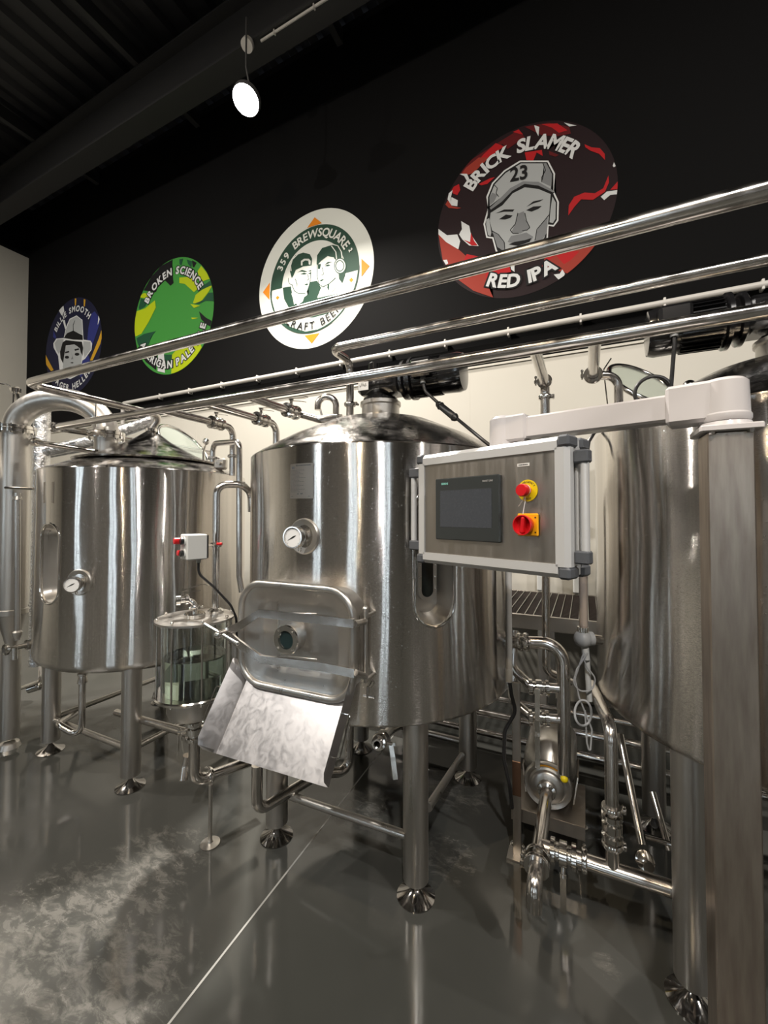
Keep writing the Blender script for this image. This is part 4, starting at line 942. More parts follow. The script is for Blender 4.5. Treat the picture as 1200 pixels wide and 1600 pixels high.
flange(cx0+EZ*zc, .108, S)
mid = (cx0+fx)/2; rad_ = (fx-cx0).length/2; hd = (fx-cx0).normalized(); za = W(95, 622, T_).z
h_ = za-zc
pts = [cx0+EZ*(zc-.02)]+[mid+hd*(-rad_*math.cos(a))+EZ*(zc+.01+(zf-zc)*(a/pi)+(h_)*math.sin(a)) for a in [pi*k/28 for k in range(29)]]+[fx+EZ*(zf-.02)]
B().tube(pts, .072, seg=40).build('swan_neck', 'satin', S)
flange(fx+EZ*zf, .106, S); B().cylr(fx+EZ*(zf-.01), fx+EZ*1.78, .068, seg=40).build('tank_neck', 'satin', S)
a = W(26, 762, T_-.12); b = B(); b.cylr(W(8, 762, T_-.10), W(52, 764, T_-.10), .008, seg=10); b.build('bracket', 'chrome', S)
b = B(); b.cylr(W(27, 770, T_-.12), W(27, 1000, T_-.12), .016, seg=16); b.lathe([(.016, 0), (.026, -.01), (.026, -.025), (.012, -.06), (0, -.06)], W(27, 985, T_-.12), (0, 0, 1), 16); b.lathe([(.016, 0), (.024, -.012), (.02, .01)], W(27, 778, T_-.12), (0, 0, 1), 16); b.build('side_pipe', 'satin', S)
a = W(6, 1016, T_-.15); e = W(60, 1003, T_+.02); b = B(); b.cylr(a, e, .017, seg=16); d = (e-a).normalized(); b.lathe([(.017, 0), (.034, .004), (.034, .016), (.017, .02)], a, d, 20); b.lathe([(.017, 0), (.032, .004), (.032, .03), (.017, .034)], a.lerp(e, .62), d, 20); b.cylr(W(23, 1012, T_-.14), W(23, 1030, T_-.14), .016, seg=12); b.build('drain_branch', 'chrome', S)
e = W(150, 706, 2.62); a = W(50, 690, T_+.03)
tube_part(S, 'tube', [a, e], .017); clamp(S, a.lerp(e, .06), (e-a), .018, w=.05)
# small sampling cock against the left wall side
a = W(22, 607, 3.1); b = B(); b.cylr(a-V((.03, 0, 0)), a+V((.05, 0, -.01)), .018, seg=14); b.lathe([(0, -.02), (.03, -.015), (.03, .015), (0, .02)], a+V((.03, 0, -.02)), (0, 0, 1), 16); b.tube([a, W(8, 600, 3.1), W(-20, 597, 3.1)], .006, .02, 8)
b.cylr(a, a-EZ*2.0*0-EZ*.25, .008, seg=8); b.cylr(a+V((.03, 0, -.02)), W(40, 668, 3.1), .012, seg=10)
tag(b.build('sampling_cock', 'chrome'), 'small shiny cock on a thin line left of the swan neck arch', 'valve')

# foil wrapped ducts behind the left tank
DU = thing('insulated_duct', 'silver foil wrapped duct standing behind the left tank', 'duct', W(65, 740, 3.35))
B().tube([W(66, 640, 3.35), V((W(66, 640, 3.35).x, W(66, 640, 3.35).y, .3))], .058, seg=28).build('vertical_duct', 'foil', DU)
q = W(66, 640, 3.35)
B().tube([V((q.x-.02, q.y, 2.0+.0)), W(150, 688, 3.3), W(240, 657, 3.3)], .045, .05, 24).build('horizontal_duct', 'foil', DU)
B().tube([W(66, 712, 3.45), W(150, 697, 3.4), W(240, 690, 3.4)], .03, .05, 20).build('horizontal_duct', 'foil', DU)
# round glass lids standing open at the back of two tanks
def open_lid(par, c, nrm, R, rx):
    x, y, z = frame(nrm); b = B(); b.torus(c, nrm, R, .014, 48, 12); o = b.build('manway_lid', 'chrome', par)
    B().lathe([(0, -.004), (R-.004, -.004), (R-.004, .004), (0, .004)], c, nrm, 40).build('glass', 'manglass', o)
    return o
lo_ = open_lid(LT, W(287, 697, 3.05), camdir(.724, -.206)+EZ*.658, .20, 1)
lid = W(1003, 600, 2.30); lo_ = open_lid(RT, lid, camdir(.214, -.723)+EZ*.658, .19, 1)
b = B(); b.tube([W(950, 640, 2.2), W(943, 578, 2.2), W(955, 560, 2.2)], .004, .02, 8); b.build('lid_stay', 'chrome', lo_)
# fittings on the right shoulder of the left tank
b = B(); q = W(322, 690, 2.75); b.sphere(q, .022); b.tube([q, W(318, 706, 2.75), W(318, 722, 2.75)], .007, seg=8); b.build('spray_ball_port', 'chrome', LT)
b = B(); c_ = W(345, 725, 2.72); b.box(c_, (.08, .05, .075), ex=camdir(1, -.1).normalized(), bev=.012); b.cylr(c_-camdir(0, 1)*.028, c_-camdir(0, 1)*.05, .012, seg=12); b.build('hinge_block', 'satin', LT)

# ============================================================ PIPES BETWEEN LEFT AND MIDDLE TANKS
h = thing('riser_pipe', 'bent riser pipe looping from the left tank shoulder down beside the middle tank', 'pipe', W(375, 900, 2.2))
Tq = 2.3
tube_part(h, 'tube', [W(332, 722, 2.55), W(333, 693, 2.55), W(374, 690, Tq), W(374, 900, Tq), W(378, 925, Tq)], .0165, .05, seg=18)
clamp(h, W(332, 716, 2.55), (0, 0, 1), .0165); clamp(h, W(374, 757, Tq), (0, 0, 1), .018, w=.03)
# ============================================================ HOP VESSEL (glass grant)
GT = 1.93; g0 = W(306, 970, GT); gc = V((g0.x, g0.y, 0)); zl = W(306, 965, GT).z; zb_ = W(304, 1078, GT).z; zbb = W(303, 1117, GT).z; GR = .150
G = thing('glass_vessel', 'cylindrical glass vessel half full of clear liquid in a steel rod cage', 'vessel', V((gc.x, gc.y, zbb)))
def ringplate(z, R, h=.010): return B().lathe([(0, -h/2), (R, -h/2), (R, h/2), (0, h/2)], gc+EZ*z, (0, 0, 1), 56)
b = ringplate(zl, GR+.02, .009); b.build('lid', 'satin', G)
b = B(); b.lathe([(GR-.03, -.006), (GR+.022, -.006), (GR+.024, .004), (GR+.02, .010), (GR-.03, .010)], gc+EZ*zb_, (0, 0, 1), 56); b.build('bottom_flange', 'chrome', G)
gi = GR-.008
b = B(); b.lathe([(gi, zb_+.008), (gi, zl-.006), (gi-.007, zl-.006), (gi-.007, zb_+.008), (gi, zb_+.008)], gc, (0, 0, 1), 64); b.build('glass_wall', 'glass', G)
zq = zb_+(zl-zb_)*.50
b = B(); b.lathe([(0, zb_+.011), (gi-.0085, zb_+.011), (gi-.0085, zq), (0, zq)], gc, (0, 0, 1), 64); tag(b.build('liquid', 'liquid', None, loc=gc+EZ*(zb_+.011)), 'clear greenish liquid filling the lower half of the glass vessel', 'liquid', kind='stuff')
for k in range(8):
    a = 2*pi*k/8+.25; d = V((math.cos(a), math.sin(a), 0))*(GR+.008); b = B(); b.cylr(gc+d+EZ*(zb_-.012), gc+d+EZ*(zl+.012), .0042, seg=10); b.sphere(gc+d+EZ*(zl+.013), .0075, 10); b.sphere(gc+d+EZ*(zb_-.012), .0075, 10); b.build('tie_rod', 'chrome', G)
b = B(); b.lathe([(0, zbb-.002), (.08, zbb), (.108, zbb+.012), (.118, zbb+.035), (.118, zb_-.004), (.10, zb_-.004), (0, zb_-.02)], gc, (0, 0, 1), 48); b.build('bowl', 'satin', G)
b = B(); b.lathe([(0, zl+.004), (.042, zl+.004), (.046, zl+.008), (.046, zl+.024), (.042, zl+.028), (0, zl+.028)], gc+camdir(.004, -.02), (0, 0, 1), 32); b.build('sight_cap', 'chrome', G)
# little outlet valve on the lid
o_ = gc+camdir(.004, -.02)+EZ*(zl+.028); a_ = W(285, 933, GT-.03)
b = B(); b.tube([o_, o_+EZ*.05, V((a_.x, a_.y, o_.z+.062))], .011, .03, 14); b.build('elbow', 'chrome', G); clamp(G, o_+EZ*.025, (0, 0, 1), .012)
vv = V((a_.x, a_.y, o_.z+.062)); dd = (V((a_.x, a_.y, 0))-V((o_.x, o_.y, 0))).normalized()
b = B(); b.lathe([(.012, 0), (.022, .004), (.022, .016), (.014, .02), (.014, .034), (.022, .038), (.022, .055), (.012, .058), (.010, .05)], vv-dd*.03, dd+camdir(0, -.4), 24); vo_ = b.build('outlet_valve', 'chrome', G)
b = B(); q = vv+EZ*.028; b.cylr(vv, q+EZ*.01, .006, seg=10); b.sweep([q+EZ*.012, W(318, 912, GT-.03), W(326, 914, GT-.03)], [(-.009, -.0015), (.009, -.0015), (.009, .0015), (-.009, .0015)], up=EZ); b.sweep([q, W(315, 922, GT-.03)], [(-.006, -.0012), (.006, -.0012), (.006, .0012), (-.006, .0012)], up=EZ); b.build('handle', 'chrome', vo_)
# feed pipe that comes down into the lid and carries the switch box
fp = W(337, 950, GT+.07)
Fp = thing('feed_pipe', 'vertical steel pipe rising from the glass vessel lid and bending right at its top', 'pipe', V((fp.x, fp.y, zl)))
zt3 = W(345, 757, GT+.07).z
tube_part(Fp, 'tube', [V((fp.x, fp.y, zl)), V((fp.x, fp.y, zt3)), W(378, 757, 2.05), W(392, 770, 2.12), W(393, 800, 2.12)], .0175, .05, seg=20)
b = B(); b.lathe([(.017, 0), (.038, 0), (.038, .014), (.030, .02), (.018, .026)], V((fp.x, fp.y, zl+.004)), (0, 0, 1), 28); b.build('socket', 'chrome', Fp)
q = W(338, 851, GT+.07); b = B(); b.lathe([(.017, -.012), (.026, -.010), (.026, .010), (.017, .012)], V((fp.x, fp.y, q.z)), (0, 0, 1), 20); b.cylr(q, W(331, 850, GT), .006, seg=8); b.build('pipe_clip', 'chrome', Fp)
tag(B().cylr(W(339, 850, GT+.02), W(347, 850, GT+.02), .007, seg=12).build('clip_handle', 'red'), 'tiny red knob on the pipe clip right of the grey switch box', 'knob')
# grey switch box with four buttons
bt = 1.80; cR = W(314, 853, bt); fN = camdir(-.80, -.75).normalized(); fX = EZ.cross(fN); 
bc = W(303, 854, bt+.02)
SB = thing('switch_box', 'small light grey switch box with two red and two black push buttons', 'switch box', bc-EZ*.055)
b = B(); b.box(bc, (.088, .085, .108), ex=fX, ey=-fN, ez=EZ, bev=.004); b.build('housing', 'boxgrey', SB)
B().box(bc-fN*.045, (.082, .006, .10), ex=fX, ey=-fN, ez=EZ).build('back_plate', 'blackp', SB)
for (px, py, mt, r_, ln) in ((292, 844, 'blackp', .0125, .014), (292, 863.5, 'blackp', .0125, .014), (284, 844, 'red', .014, .038), (286, 863.5, 'red', .0115, .026)):
    pass
for u_, v_, mt, rr_, ln in ((.012, .026, 'blackp', .014, .018), (.012, -.026, 'blackp', .014, .018), (-.020, .026, 'red', .014, .034), (-.020, -.026, 'red', .012, .020)):
    c_ = bc+fN*.0425+fX*u_+EZ*v_; b = B(); b.cylr(c_, c_+fN*.005, rr_+.004, seg=20); rg = b.build('bezel', 'boxgrey', SB)
    B().cylr(c_+fN*.005, c_+fN*ln, rr_, seg=20, bev=.002).build('button', mt, SB)
b = B(); b.cylr(bc-EZ*.054-fN*.02, bc-EZ*.072-fN*.02, .011, .009, seg=12); b.build('cable_gland', 'boxgrey', SB)
b = B(); b.cylr(bc-fN*.046, W(337, 851, GT+.05), .006, seg=8); b.build('mounting_stub', 'chrome', SB)
q = bc-EZ*.07-fN*.02
tag(B().tube(fillet([q, q-EZ*.05, W(335, 918, 1.86), W(360, 945, 1.9), W(369, 965, 1.93), W(371, 1010, 1.98)], .08), .0058, seg=10).build('power_cable', 'rubber'), 'black cable curving from the grey switch box down behind the vessel', 'cable')
# outlet pipework below the vessel
O = thing('outlet_pipe', 'polished bent outlet pipe below the glass vessel with butterfly valve', 'pipe', V((gc.x, gc.y, .1)))
zz = W(304, 1140, GT).z
e1_ = W(306, 1226, GT-.02); pe = V((gc.x, gc.y, e1_.z))
e2_ = W(402, 1185, 2.15)
tube_part(O, 'tube', [gc+EZ*(zbb-.01), pe, e2_], .0255, .055, seg=24)
valve(O, gc+EZ*(zz), (0, 0, 1), .025, camdir(-1, -.25), -EZ, .11)
q = pe.lerp(e2_, .22); clamp(O, q, (e2_-pe), .026, w=.022)
q = W(329, 1240, GT+.0); b = B(); b.cylr(V((q.x, q.y, .012)), V((q.x, q.y, W(329, 1243, GT).z+.05)), .009, seg=14); b.lathe([(0, 0), (.043, 0), (.043, .004), (.012, .008), (.010, .016), (0, .016)], V((q.x, q.y, .001)), (0, 0, 1), 28); b.build('support_leg', 'satin', O)
tube_part(O, 'tube', [W(293, 1180, 2.0), W(290, 1196, 2.0), W(287, 1220, 1.97)], .020, .04)
tube_part(O, 'tube', [W(302, 1148, 2.0), W(182, 1113, 2.55)], .0195)
# pipes under the middle tank
U = thing('transfer_pipe', 'polished bent pipe under the chute running back to the right below the middle tank', 'pipe', W(402, 1270, 1.78))
e = W(404, 1262, 1.80)
tube_part(U, 'tube', [W(402, 1195, 1.80), V((W(402, 1195, 1.80).x, W(402, 1195, 1.80).y, W(402, 1268, 1.80).z)), W(500, 1208, 2.05), W(545, 1206, 2.15), W(546, 1110, 2.15)], .0235, .05, seg=24)
U2_ = thing('drain_valve', 'small outlet valve with hanging lever under the middle tank', 'valve', W(596, 1154, 1.65))
q = W(594, 1158, 1.58); q2 = W(610, 1140, 1.75); d = (q-q2).normalized(); b = B()
b.lathe([(.012, .05), (.018, .05), (.019, .03), (.026, .028), (.030, .02), (.030, .012), (.022, .008), (.022, -.02), (.032, -.024), (.032, -.04), (.02, -.046)], q, d, 28); b.tube([q-d*.04, q2, W(640, 1125, 1.9)], .018, .04, 16); b.build('body', 'chrome', U2_)
b = B(); b.cylr(q, W(612, 1162, 1.6), .007, seg=10); c_ = W(615, 1163, 1.6)
b.sweep([c_+camdir(.01, 0), W(611, 1164, 1.6), W(614, 1185, 1.59), W(618, 1218, 1.58)], [(-.009, -.0015), (.009, -.0015), (.009, .0015), (-.009, .0015)], up=camdir(0, 1)); b.sweep([c_, W(612, 1212, 1.6)], [(-.005, -.001), (.005, -.001), (.005, .001), (-.005, .001)], up=camdir(0, 1)); b.build('handle', 'chrome', U2_)

# ============================================================ PLATFORM WITH GRATING
ZP = .87; py0 = 2.78; py1 = 3.62; px0 = -1.6; px1 = .95
PL = thing('grated_platform', 'low walkway platform of dark grating behind the tanks against the white wall', 'platform', ((px0+px1)/2, py0, 0))
b = B()
x = px0
while x <= px1: b.box((x, (py0+py1)/2, ZP-.012), (.004, py1-py0, .026)); x += .052
b.build('bearing_bars', 'gratebar', PL, kind='stuff')
b = B(); y = py0+.01
while y < py1: b.box(((px0+px1)/2, y, ZP-.018), (px1-px0, .006, .022)); y += .022
b.build('cross_bars', 'grate', PL, kind='stuff')
b = B(); b.box(((px0+px1)/2, py0-.01, ZP-.045), (px1-px0, .02, .09), bev=.002); b.box(((px0+px1)/2, py1+.01, ZP-.045), (px1-px0, .02, .09), bev=.002); b.build('edge_frame', 'panelface', PL)
for x in (px0+.04, px1-.04, -.25):
    for y in (py0+.03, py1-.03): B().box((x, y, (ZP-.09)/2), (.05, .05, ZP-.09), bev=.003).build('leg', 'satin', PL)
for y, z in ((3.0, .16), (3.12, .10), (2.86, .24)):
    pass
FRp = thing('floor_pipe_bundle', 'bundle of steel pipes running low behind the tanks', 'pipe', (-.6, 2.75, .1))
for k, (y, z, r_) in enumerate(((2.70, .34, .016), (2.66, .25, .022), (2.62, .15, .02))):
    B().tube([(-1.9, y, z), (.9, y, z)], r_, seg=14).build('tube', 'pipe', FRp)
for x in (-1.7, .7): B().box((x, 2.68, .19), (.02, .03, .38)).build('stand', 'satin', FRp)
for px_, w_ in ((846, .07), (905, .09)):  # grey reflections on the white wall, added as upright boxes
    q = on(px_, 905, 1, 3.60)
    o = B().box((q.x, 3.62, ZP+.30), (w_, .05, .58), bev=.01).build('wall_duct', 'boxgrey')
    tag(o, 'grey upright strip painting a reflection on the white wall, %s the vertical pipe' % ('left of' if px_ < 850 else 'right of'), 'duct')

# ============================================================ CONTROL BOX ON ITS SWING ARM
BL_ = camdir(.118, 1.506)*.965; BR_ = camdir(.486, 1.093)*.965; bx = (BR_-BL_).normalized(); bw = (BR_-BL_).length; bn = bx.cross(EZ).normalized()
if bn.dot(BL_) > 0: bn = -bn
bz0, bz1, bd = 1.335, 1.7046, .125; bh = bz1-bz0; bo = BL_+EZ*bz0
def bp(u, v, n_=0): return bo+bx*u+EZ*v+bn*n_
def fp_(px, py, n_=0): return onplane(px, py, bp(0, 0, n_), bn)
CB = thing('control_box', 'aluminium framed control box with dark touch screen, hung from a grey arm', 'control box', bp(bw/2, 0, -bd/2))
rw = .036
b = B(); b.box(bp(bw/2, bh/2, -bd/2), (bw-.012, bh-.012, bd-.012), ex=bx, ey=EZ, ez=bn); b.build('housing', 'alu', CB)
b = B(); b.box(bp(bw/2, bh/2, -.008), (bw-2*rw+.004, bh-2*rw+.004, .006), ex=bx, ey=EZ, ez=bn); b.build('front_plate', 'panelface', CB)
def rail(p0, p1, out, name='rail'):   # chamfered aluminium frame profile; out = direction to the box edge
    d = p1-p0; o_ = V(out); pr = [(-rw, 0), (-rw, -.014), (0, -.030), (0, -.012), (-.010, 0)]
    pr = [(-rw, -.010), (-rw, .001), (-.012, .001), (0, -.010), (0, -.030), (-rw, -.030)]
    return B().prism([p0+o_*a+bn*c for a, c in pr], d).build(name, 'alu', CB, ang=15)
ck = .030
rail(bp(ck, bh), bp(bw-ck, bh), EZ, 'top_rail'); rail(bp(ck, 0), bp(bw-ck, 0), -EZ, 'bottom_rail'); rail(bp(0, ck), bp(0, bh-ck), -bx, 'side_rail'); rail(bp(bw, ck), bp(bw, bh-ck), bx, 'side_rail')
for u in (0, bw):
    for v in (0, bh):
        su = 1 if u == 0 else -1; sv = 1 if v == 0 else -1
        b = B(); b.box(bp(u+su*(ck/2-.001), v+sv*(ck/2-.001), -.026), (ck+.002, ck+.002, .058), ex=bx, ey=EZ, ez=bn, bev=.006); b.build('corner_cap', 'cap', CB)
        b = B(); b.box(bp(u+su*(ck/2-.003), v+sv*(ck/2-.001), -bd+.022), (ck-.002, ck+.002, .05), ex=bx, ey=EZ, ez=bn, bev=.006); b.build('corner_cap', 'cap', CB)
    sd_ = -bx if u == 0 else bx
    for k in (-.052, -.085): B().box(bp(u, bh/2, k)+sd_*.0, (.010, bh-.075, .020), ex=bx, ey=EZ, ez=bn, bev=.003).build('side_strip', 'alu', CB)
    pr_, nn2 = (.046, -.034) if u == 0 else (.024, -.040)
    hb = B(); hb.cylr(bp(u, .055, nn2)+sd_*pr_, bp(u, bh-.055, nn2)+sd_*pr_, .0105, seg=18); hb = hb.build('side_handle', 'alu', CB)
    for v in (.055, bh-.055):
        B().box(bp(u, v, nn2)+sd_*(pr_/2+.006), (pr_+.014, .034, .030), ex=bx, ey=EZ, ez=bn, bev=.004).build('bracket', 'cap', hb)
# touch panel
a = fp_(682, 748.5); c_ = fp_(782.7, 848.5); e = fp_(782.7, 741); hc = (a+c_)/2; hc.z = (fp_(682, 748.5).z+fp_(682.5, 842).z+c_.z+e.z)/4; hw2 = abs((c_-a).dot(bx)); hh2 = ((e.z-c_.z)+(a.z-fp_(682.5, 842).z))/2
b = B(); b.box(hc-bn*.0, (hw2, hh2, .014), ex=bx, ey=EZ, ez=bn, bev=.003); hm = b.build('touch_panel', 'hmi', CB)
a = fp_(690, 767); c_ = fp_(770.5, 826); e = fp_(770.5, 763); sw = abs((c_-a).dot(bx)); sh_ = e.z-c_.z; sc_ = (a+c_)/2; sc_.z = (e.z+c_.z+a.z+fp_(690.5, 822.5).z)/4; sh_ = ((e.z-c_.z)+(a.z-fp_(690.5, 822.5).z))/2
B().box(sc_+bn*.0072, (sw, sh_, .001), ex=bx, ey=EZ, ez=bn).build('screen', 'screen', hm)
b = B(); q = fp_(689.5, 757.8, .0078); put_text(b, 'SIEMENS', q, bx, EZ, .0088, .0003, width=(fp_(700, 757).x-fp_(689.5, 757).x)/bx.x); b.build('lettering', 'teal', hm)
b = B(); q = fp_(753.5, 753, .0078); put_text(b, 'SMART LINE', q, bx, EZ, .0075, .0002, width=(fp_(769.8, 752).x-fp_(753.5, 752).x)/bx.x); b.build('lettering', 'greyprint', hm)
# small white label, illegible dark line of print
a = fp_(807, 730.5); c_ = fp_(826, 723); q = (a+c_)/2; lw = abs((c_-a).dot(bx)); q = fp_(816.5, 726)
lb = B().box(q-bn*.0042+bn*.0, (lw, .0085, .001), ex=bx, ey=EZ, ez=bn).build('label', 'paper', CB)
b = B(); rnd = random.Random(9); u = -lw*.38
while u < lw*.36: w_ = rnd.uniform(.0012, .0026); b.box(q-bn*.0035+bx*(u+w_/2), (w_, .0030, .0002), ex=bx, ey=EZ, ez=bn); u += w_+.0008
b.build('print', 'ink', lb)
# emergency stop
q = fp_(824.5, 766.5, -.004); es = B().lathe([(0, 0), (.030, 0), (.030, .0015), (0, .0015)], q, bn, 40).build('emergency_stop_plate', 'yellow', CB)
b = B(); arc_text(b, 'EMERGENCY', q+bn*.0017, bx, EZ, .0235, 150, 25, .0085, .0002); arc_text(b, 'STOP', q+bn*.0017, bx, EZ, .0235, -118, -62, .0085, .0002, True); b.build('lettering', 'ink', es)
b = B(); b.lathe([(0, .0), (.012, .0), (.012, .014), (.0135, .016), (.0165, .017), (.0175, .021), (.0175, .031), (.0155, .036), (0, .037)], q, bn, 32); b.build('push_button', 'red', es)
b = B(); b.torus(q+bn*.014, bn, .0155, .0010, 30, 6); k0 = q+bn*.014-EZ*.0155-bx*.002; k1 = fp_(817, 803, .014); b.tube([k0, k0-EZ*.014+bx*.002, k1], .0011, seg=6); b.tube([k0-EZ*.006, k0-EZ*.028-bx*.018], .0009, seg=6); b.sphere(k0-EZ*.006, .003, 8)
b.build('tie_wire', 'paper', CB)
# main switch
q = fp_(826, 820, -.004); ms = B().box(q+bn*.004, (.062, .062, .008), ex=bx, ey=EZ, ez=bn, bev=.003).build('main_switch_plate', 'orange', CB)
kc = q+bn*.008; b = B(); b.lathe([(0, 0), (.021, 0), (.024, .006), (.0275, .024), (.0275, .027), (.025, .0275), (.0215, .012), (0, .010)], kc-bx*.001, bn, 40)
b.box(kc+bn*.020-bx*.001, (.011, .046, .018), ex=(bx*.97-EZ*.12).normalized(), ey=(EZ*.97+bx*.12).normalized(), ez=bn, bev=.004); b.build('rotary_knob', 'red', ms)
b = B()
for u, v in ((.024, .020), (.024, -.020)): b.cylr(kc+bx*u+EZ*v-bn*.0, kc+bx*u+EZ*v+bn*.0006, .0022, seg=10)
b.build('screws', 'ink', ms)
# post
pl_ = W(1105, 700, 1.0); pc_ = V((pl_.x+.045, pl_.y+.045, 0)); PS = .090; ZT = W(1104, 676, 1.0).z
PT = thing('square_post', 'tall square stained steel post standing nearest the viewer at the right edge', 'post', pc_)
B().box(pc_+EZ*(ZT/2), (PS, PS, ZT), bev=.003).build('column', 'post', PT)
B().box(pc_+EZ*.006, (.17, .17, .012), bev=.003).build('foot_plate', 'satin', PT)
# swing arm
AR = thing('swing_arm', 'light grey enamelled swing arm from the square post to the control box', 'arm', pc_+EZ*ZT)
b = B(); b.box(pc_+EZ*(ZT+.008), (PS+.030, PS+.030, .016), bev=.003); b.lathe([(0, .014), (.056, .014), (.052, .026), (0, .026)], pc_+EZ*ZT, (0, 0, 1), 40)
b.build('top_plate', 'armgrey', AR)
for sx in (-1, 1):
    B().cylr(pc_+V((sx*.036, -.052, ZT-.007)), pc_+V((sx*.036, -.052, ZT+.001)), .007, seg=6).build('bolt', 'chrome', AR)
jc = W(787, 690, 1.385); jc = V((jc.x, jc.y, 0)); ad = (jc-pc_).normalized(); ap = EZ.cross(ad)
za0, za1 = 1.738, 1.818
b = B(); b.lathe([(0, ZT+.028), (.050, ZT+.028), (.053, ZT+.034), (.053, ZT+.044), (.050, ZT+.048), (.048, za1+.004), (.040, za1+.012), (0, za1+.013)], pc_, (0, 0, 1), 44)
b.box(pc_+ad*.060+EZ*((za0+za1)/2+.001), (.115, .082, za1-za0+.020), ex=ad, ey=ap, ez=EZ, bev=.008); b.build('post_joint', 'armgrey', AR)
L_ = (jc-pc_).length
b = B(); b.box(pc_+ad*((L_+.05)/2)+EZ*((za0+za1)/2-.002), (L_-.05-.02, .062, za1-za0-.010), ex=ad, ey=ap, ez=EZ, bev=.006); b.build('arm_tube', 'armgrey', AR)
b = B(); b.lathe([(0, bz1+.002), (.052, bz1+.002), (.052, bz1+.010), (.046, bz1+.014), (.045, za1-.004), (.036, za1+.006), (0, za1+.008)], jc, (0, 0, 1), 40)
b.prism([jc-ad*.085+ap*.042+EZ*(za0-.006), jc-ad*.085-ap*.042+EZ*(za0-.006), jc+ad*.0-ap*.044+EZ*(bz1+.012), jc+ad*.0+ap*.044+EZ*(bz1+.012)][:4], (0, 0, .001))
b.box(jc-ad*.045+EZ*((za0+za1)/2+.0), (.085, .078, za1-za0+.006), ex=ad, ey=ap, ez=EZ, bev=.007); b.build('box_joint', 'armgrey', AR)
# cable sagging behind the box corner
tag(B().tube([W(972, 650, 1.75), W(955, 658, 1.72), W(940, 666, 1.7), W(928, 677, 1.68), W(920, 690, 1.66), W(917, 710, 1.65)], .007, seg=10).build('power_cable', 'rubber'), 'short black cable bend just right of the control box top corner', 'cable')

# ============================================================ PUMP AND MANIFOLD BETWEEN THE MIDDLE AND RIGHT TANKS
pq = W(855, 1232, 1.87); PX, PY, PZ_ = pq.x, pq.y, pq.z
PU = thing('pump', 'stainless centrifugal pump on a bracket plate with steel shrouded motor', 'pump', (PX, PY+.1, 0))
b = B(); b.lathe([(0, .012), (.036, .012), (.040, .004), (.064, .0), (.070, -.006), (.070, -.018), (.078, -.022), (.086, -.016), (.096, -.012), (.101, -.022), (.101, -.040), (.094, -.05), (.07, -.06), (0, -.06)], (PX, PY, PZ_), (0, -1, 0), 64); b.build('pump_head', 'satin', PU, ang=50)
b = B(); b.lathe([(.05, .05), (.075, .07), (.105, .10), (.115, .13), (.115, .38), (.105, .40), (.09, .43), (0, .44)], (PX, PY, PZ_+.045), (0, 1, 0), 56); b.build('motor_shroud', 'satin', PU, ang=50)
b = B(); b.lathe([(.0855, -.0162), (.0945, -.0125)], (PX, PY, PZ_), (0, -1, 0), 24, a0=math.radians(62), a1=math.radians(112))
for v in b.v: v.y -= .0012
b.build('warning_label', 'orange', PU)
b = B(); zz0 = PZ_-.085
b.box((PX+.0, PY+.12, zz0-.02), (.30, .30, .006)); b.box((PX, PY-.03, zz0-.045), (.30, .006, .055)); b.box((PX-.148, PY+.12, zz0-.03), (.005, .30, .03)); b.box((PX+.148, PY+.12, zz0-.03), (.005, .30, .03))
b.build('base_plate', 'panelface', PU)
for sx in (-.13, .13):
    for yy in (-.01, .24):
        b = B(); b.cylr((PX+sx, PY+yy, .0), (PX+sx, PY+yy, zz0-.02), .012, seg=12); b.lathe([(0, 0), (.03, 0), (.03, .008), (.012, .02), (0, .02)], (PX+sx, PY+yy, 0), (0, 0, 1), 20); b.build('leg', 'chrome', PU)
for sx in (-1, 1):
    b = B(); b.prism([(PX+sx*.10, PY+.10, zz0-.018), (PX+sx*.10, PY+.34, zz0-.018), (PX+sx*.118, PY+.30, PZ_), (PX+sx*.118, PY+.14, PZ_)], (sx*.006, 0, 0)); b.build('motor_bracket', 'panelface', PU)
IN = thing('suction_pipe', 'thick polished pipe run from the pump centre, branching right with clamps', 'pipe', (PX, PY-.3, PZ_))
yT = on(850, 1324, 2, PZ_).y
yEnd = on(848, 1372, 2, PZ_).y; endp = on(849, 1440, 1, yEnd-.02)
tube_part(IN, 'tube', [(PX, PY-.005, PZ_), (PX, yEnd-.03, PZ_), (PX, yEnd-.03, PZ_-.085)], .0255, .05, seg=24)
B().lathe([(.025, 0), (.038, .002), (.038, .014), (.026, .018)], (PX, PY-.012, PZ_), (0, -1, 0), 28).build('collar', 'chrome', IN)
xr = on(1052, 1384, 1, yT).x
tube_part(IN, 'branch', [(PX, yT, PZ_), (xr+.06, yT, PZ_)], .0255, seg=24)
valve(IN, (on(880, 1330, 1, yT).x, yT, PZ_), (1, 0, 0), .0255, (0, -.35, -.9), (0, .02, -1), .12, False)
clamp(IN, (on(913, 1341, 1, yT).x, yT, PZ_), (1, 0, 0), .0255)
for dy_ in (-.018, .022): clamp(IN, (PX, on(848, 1350, 2, PZ_).y+dy_, PZ_), (0, 1, 0), .029)
# riser onto the branch at the right
RP = thing('riser_pipe', 'bright vertical steel riser with stacked clamps standing on the suction branch', 'pipe', (on(957, 1345, 1, yT).x, yT, PZ_))
xx = on(957, 1345, 1, yT).x; zt4 = on(951, 1135, 1, yT).z
tube_part(RP, 'tube', [(xx, yT, PZ_+.01), (xx, yT, zt4), W(924, 1070, 1.80)], .0215, .06, seg=22)
for py in (1262, 1318): clamp(RP, (xx, yT, on(953, py, 1, yT).z), (0, 0, 1), .0215)
valve(RP, (xx, yT, on(953, 1290, 1, yT).z), (0, 0, 1), .020, (0, 1, 0), (.3, .6, -.1), .09, False)
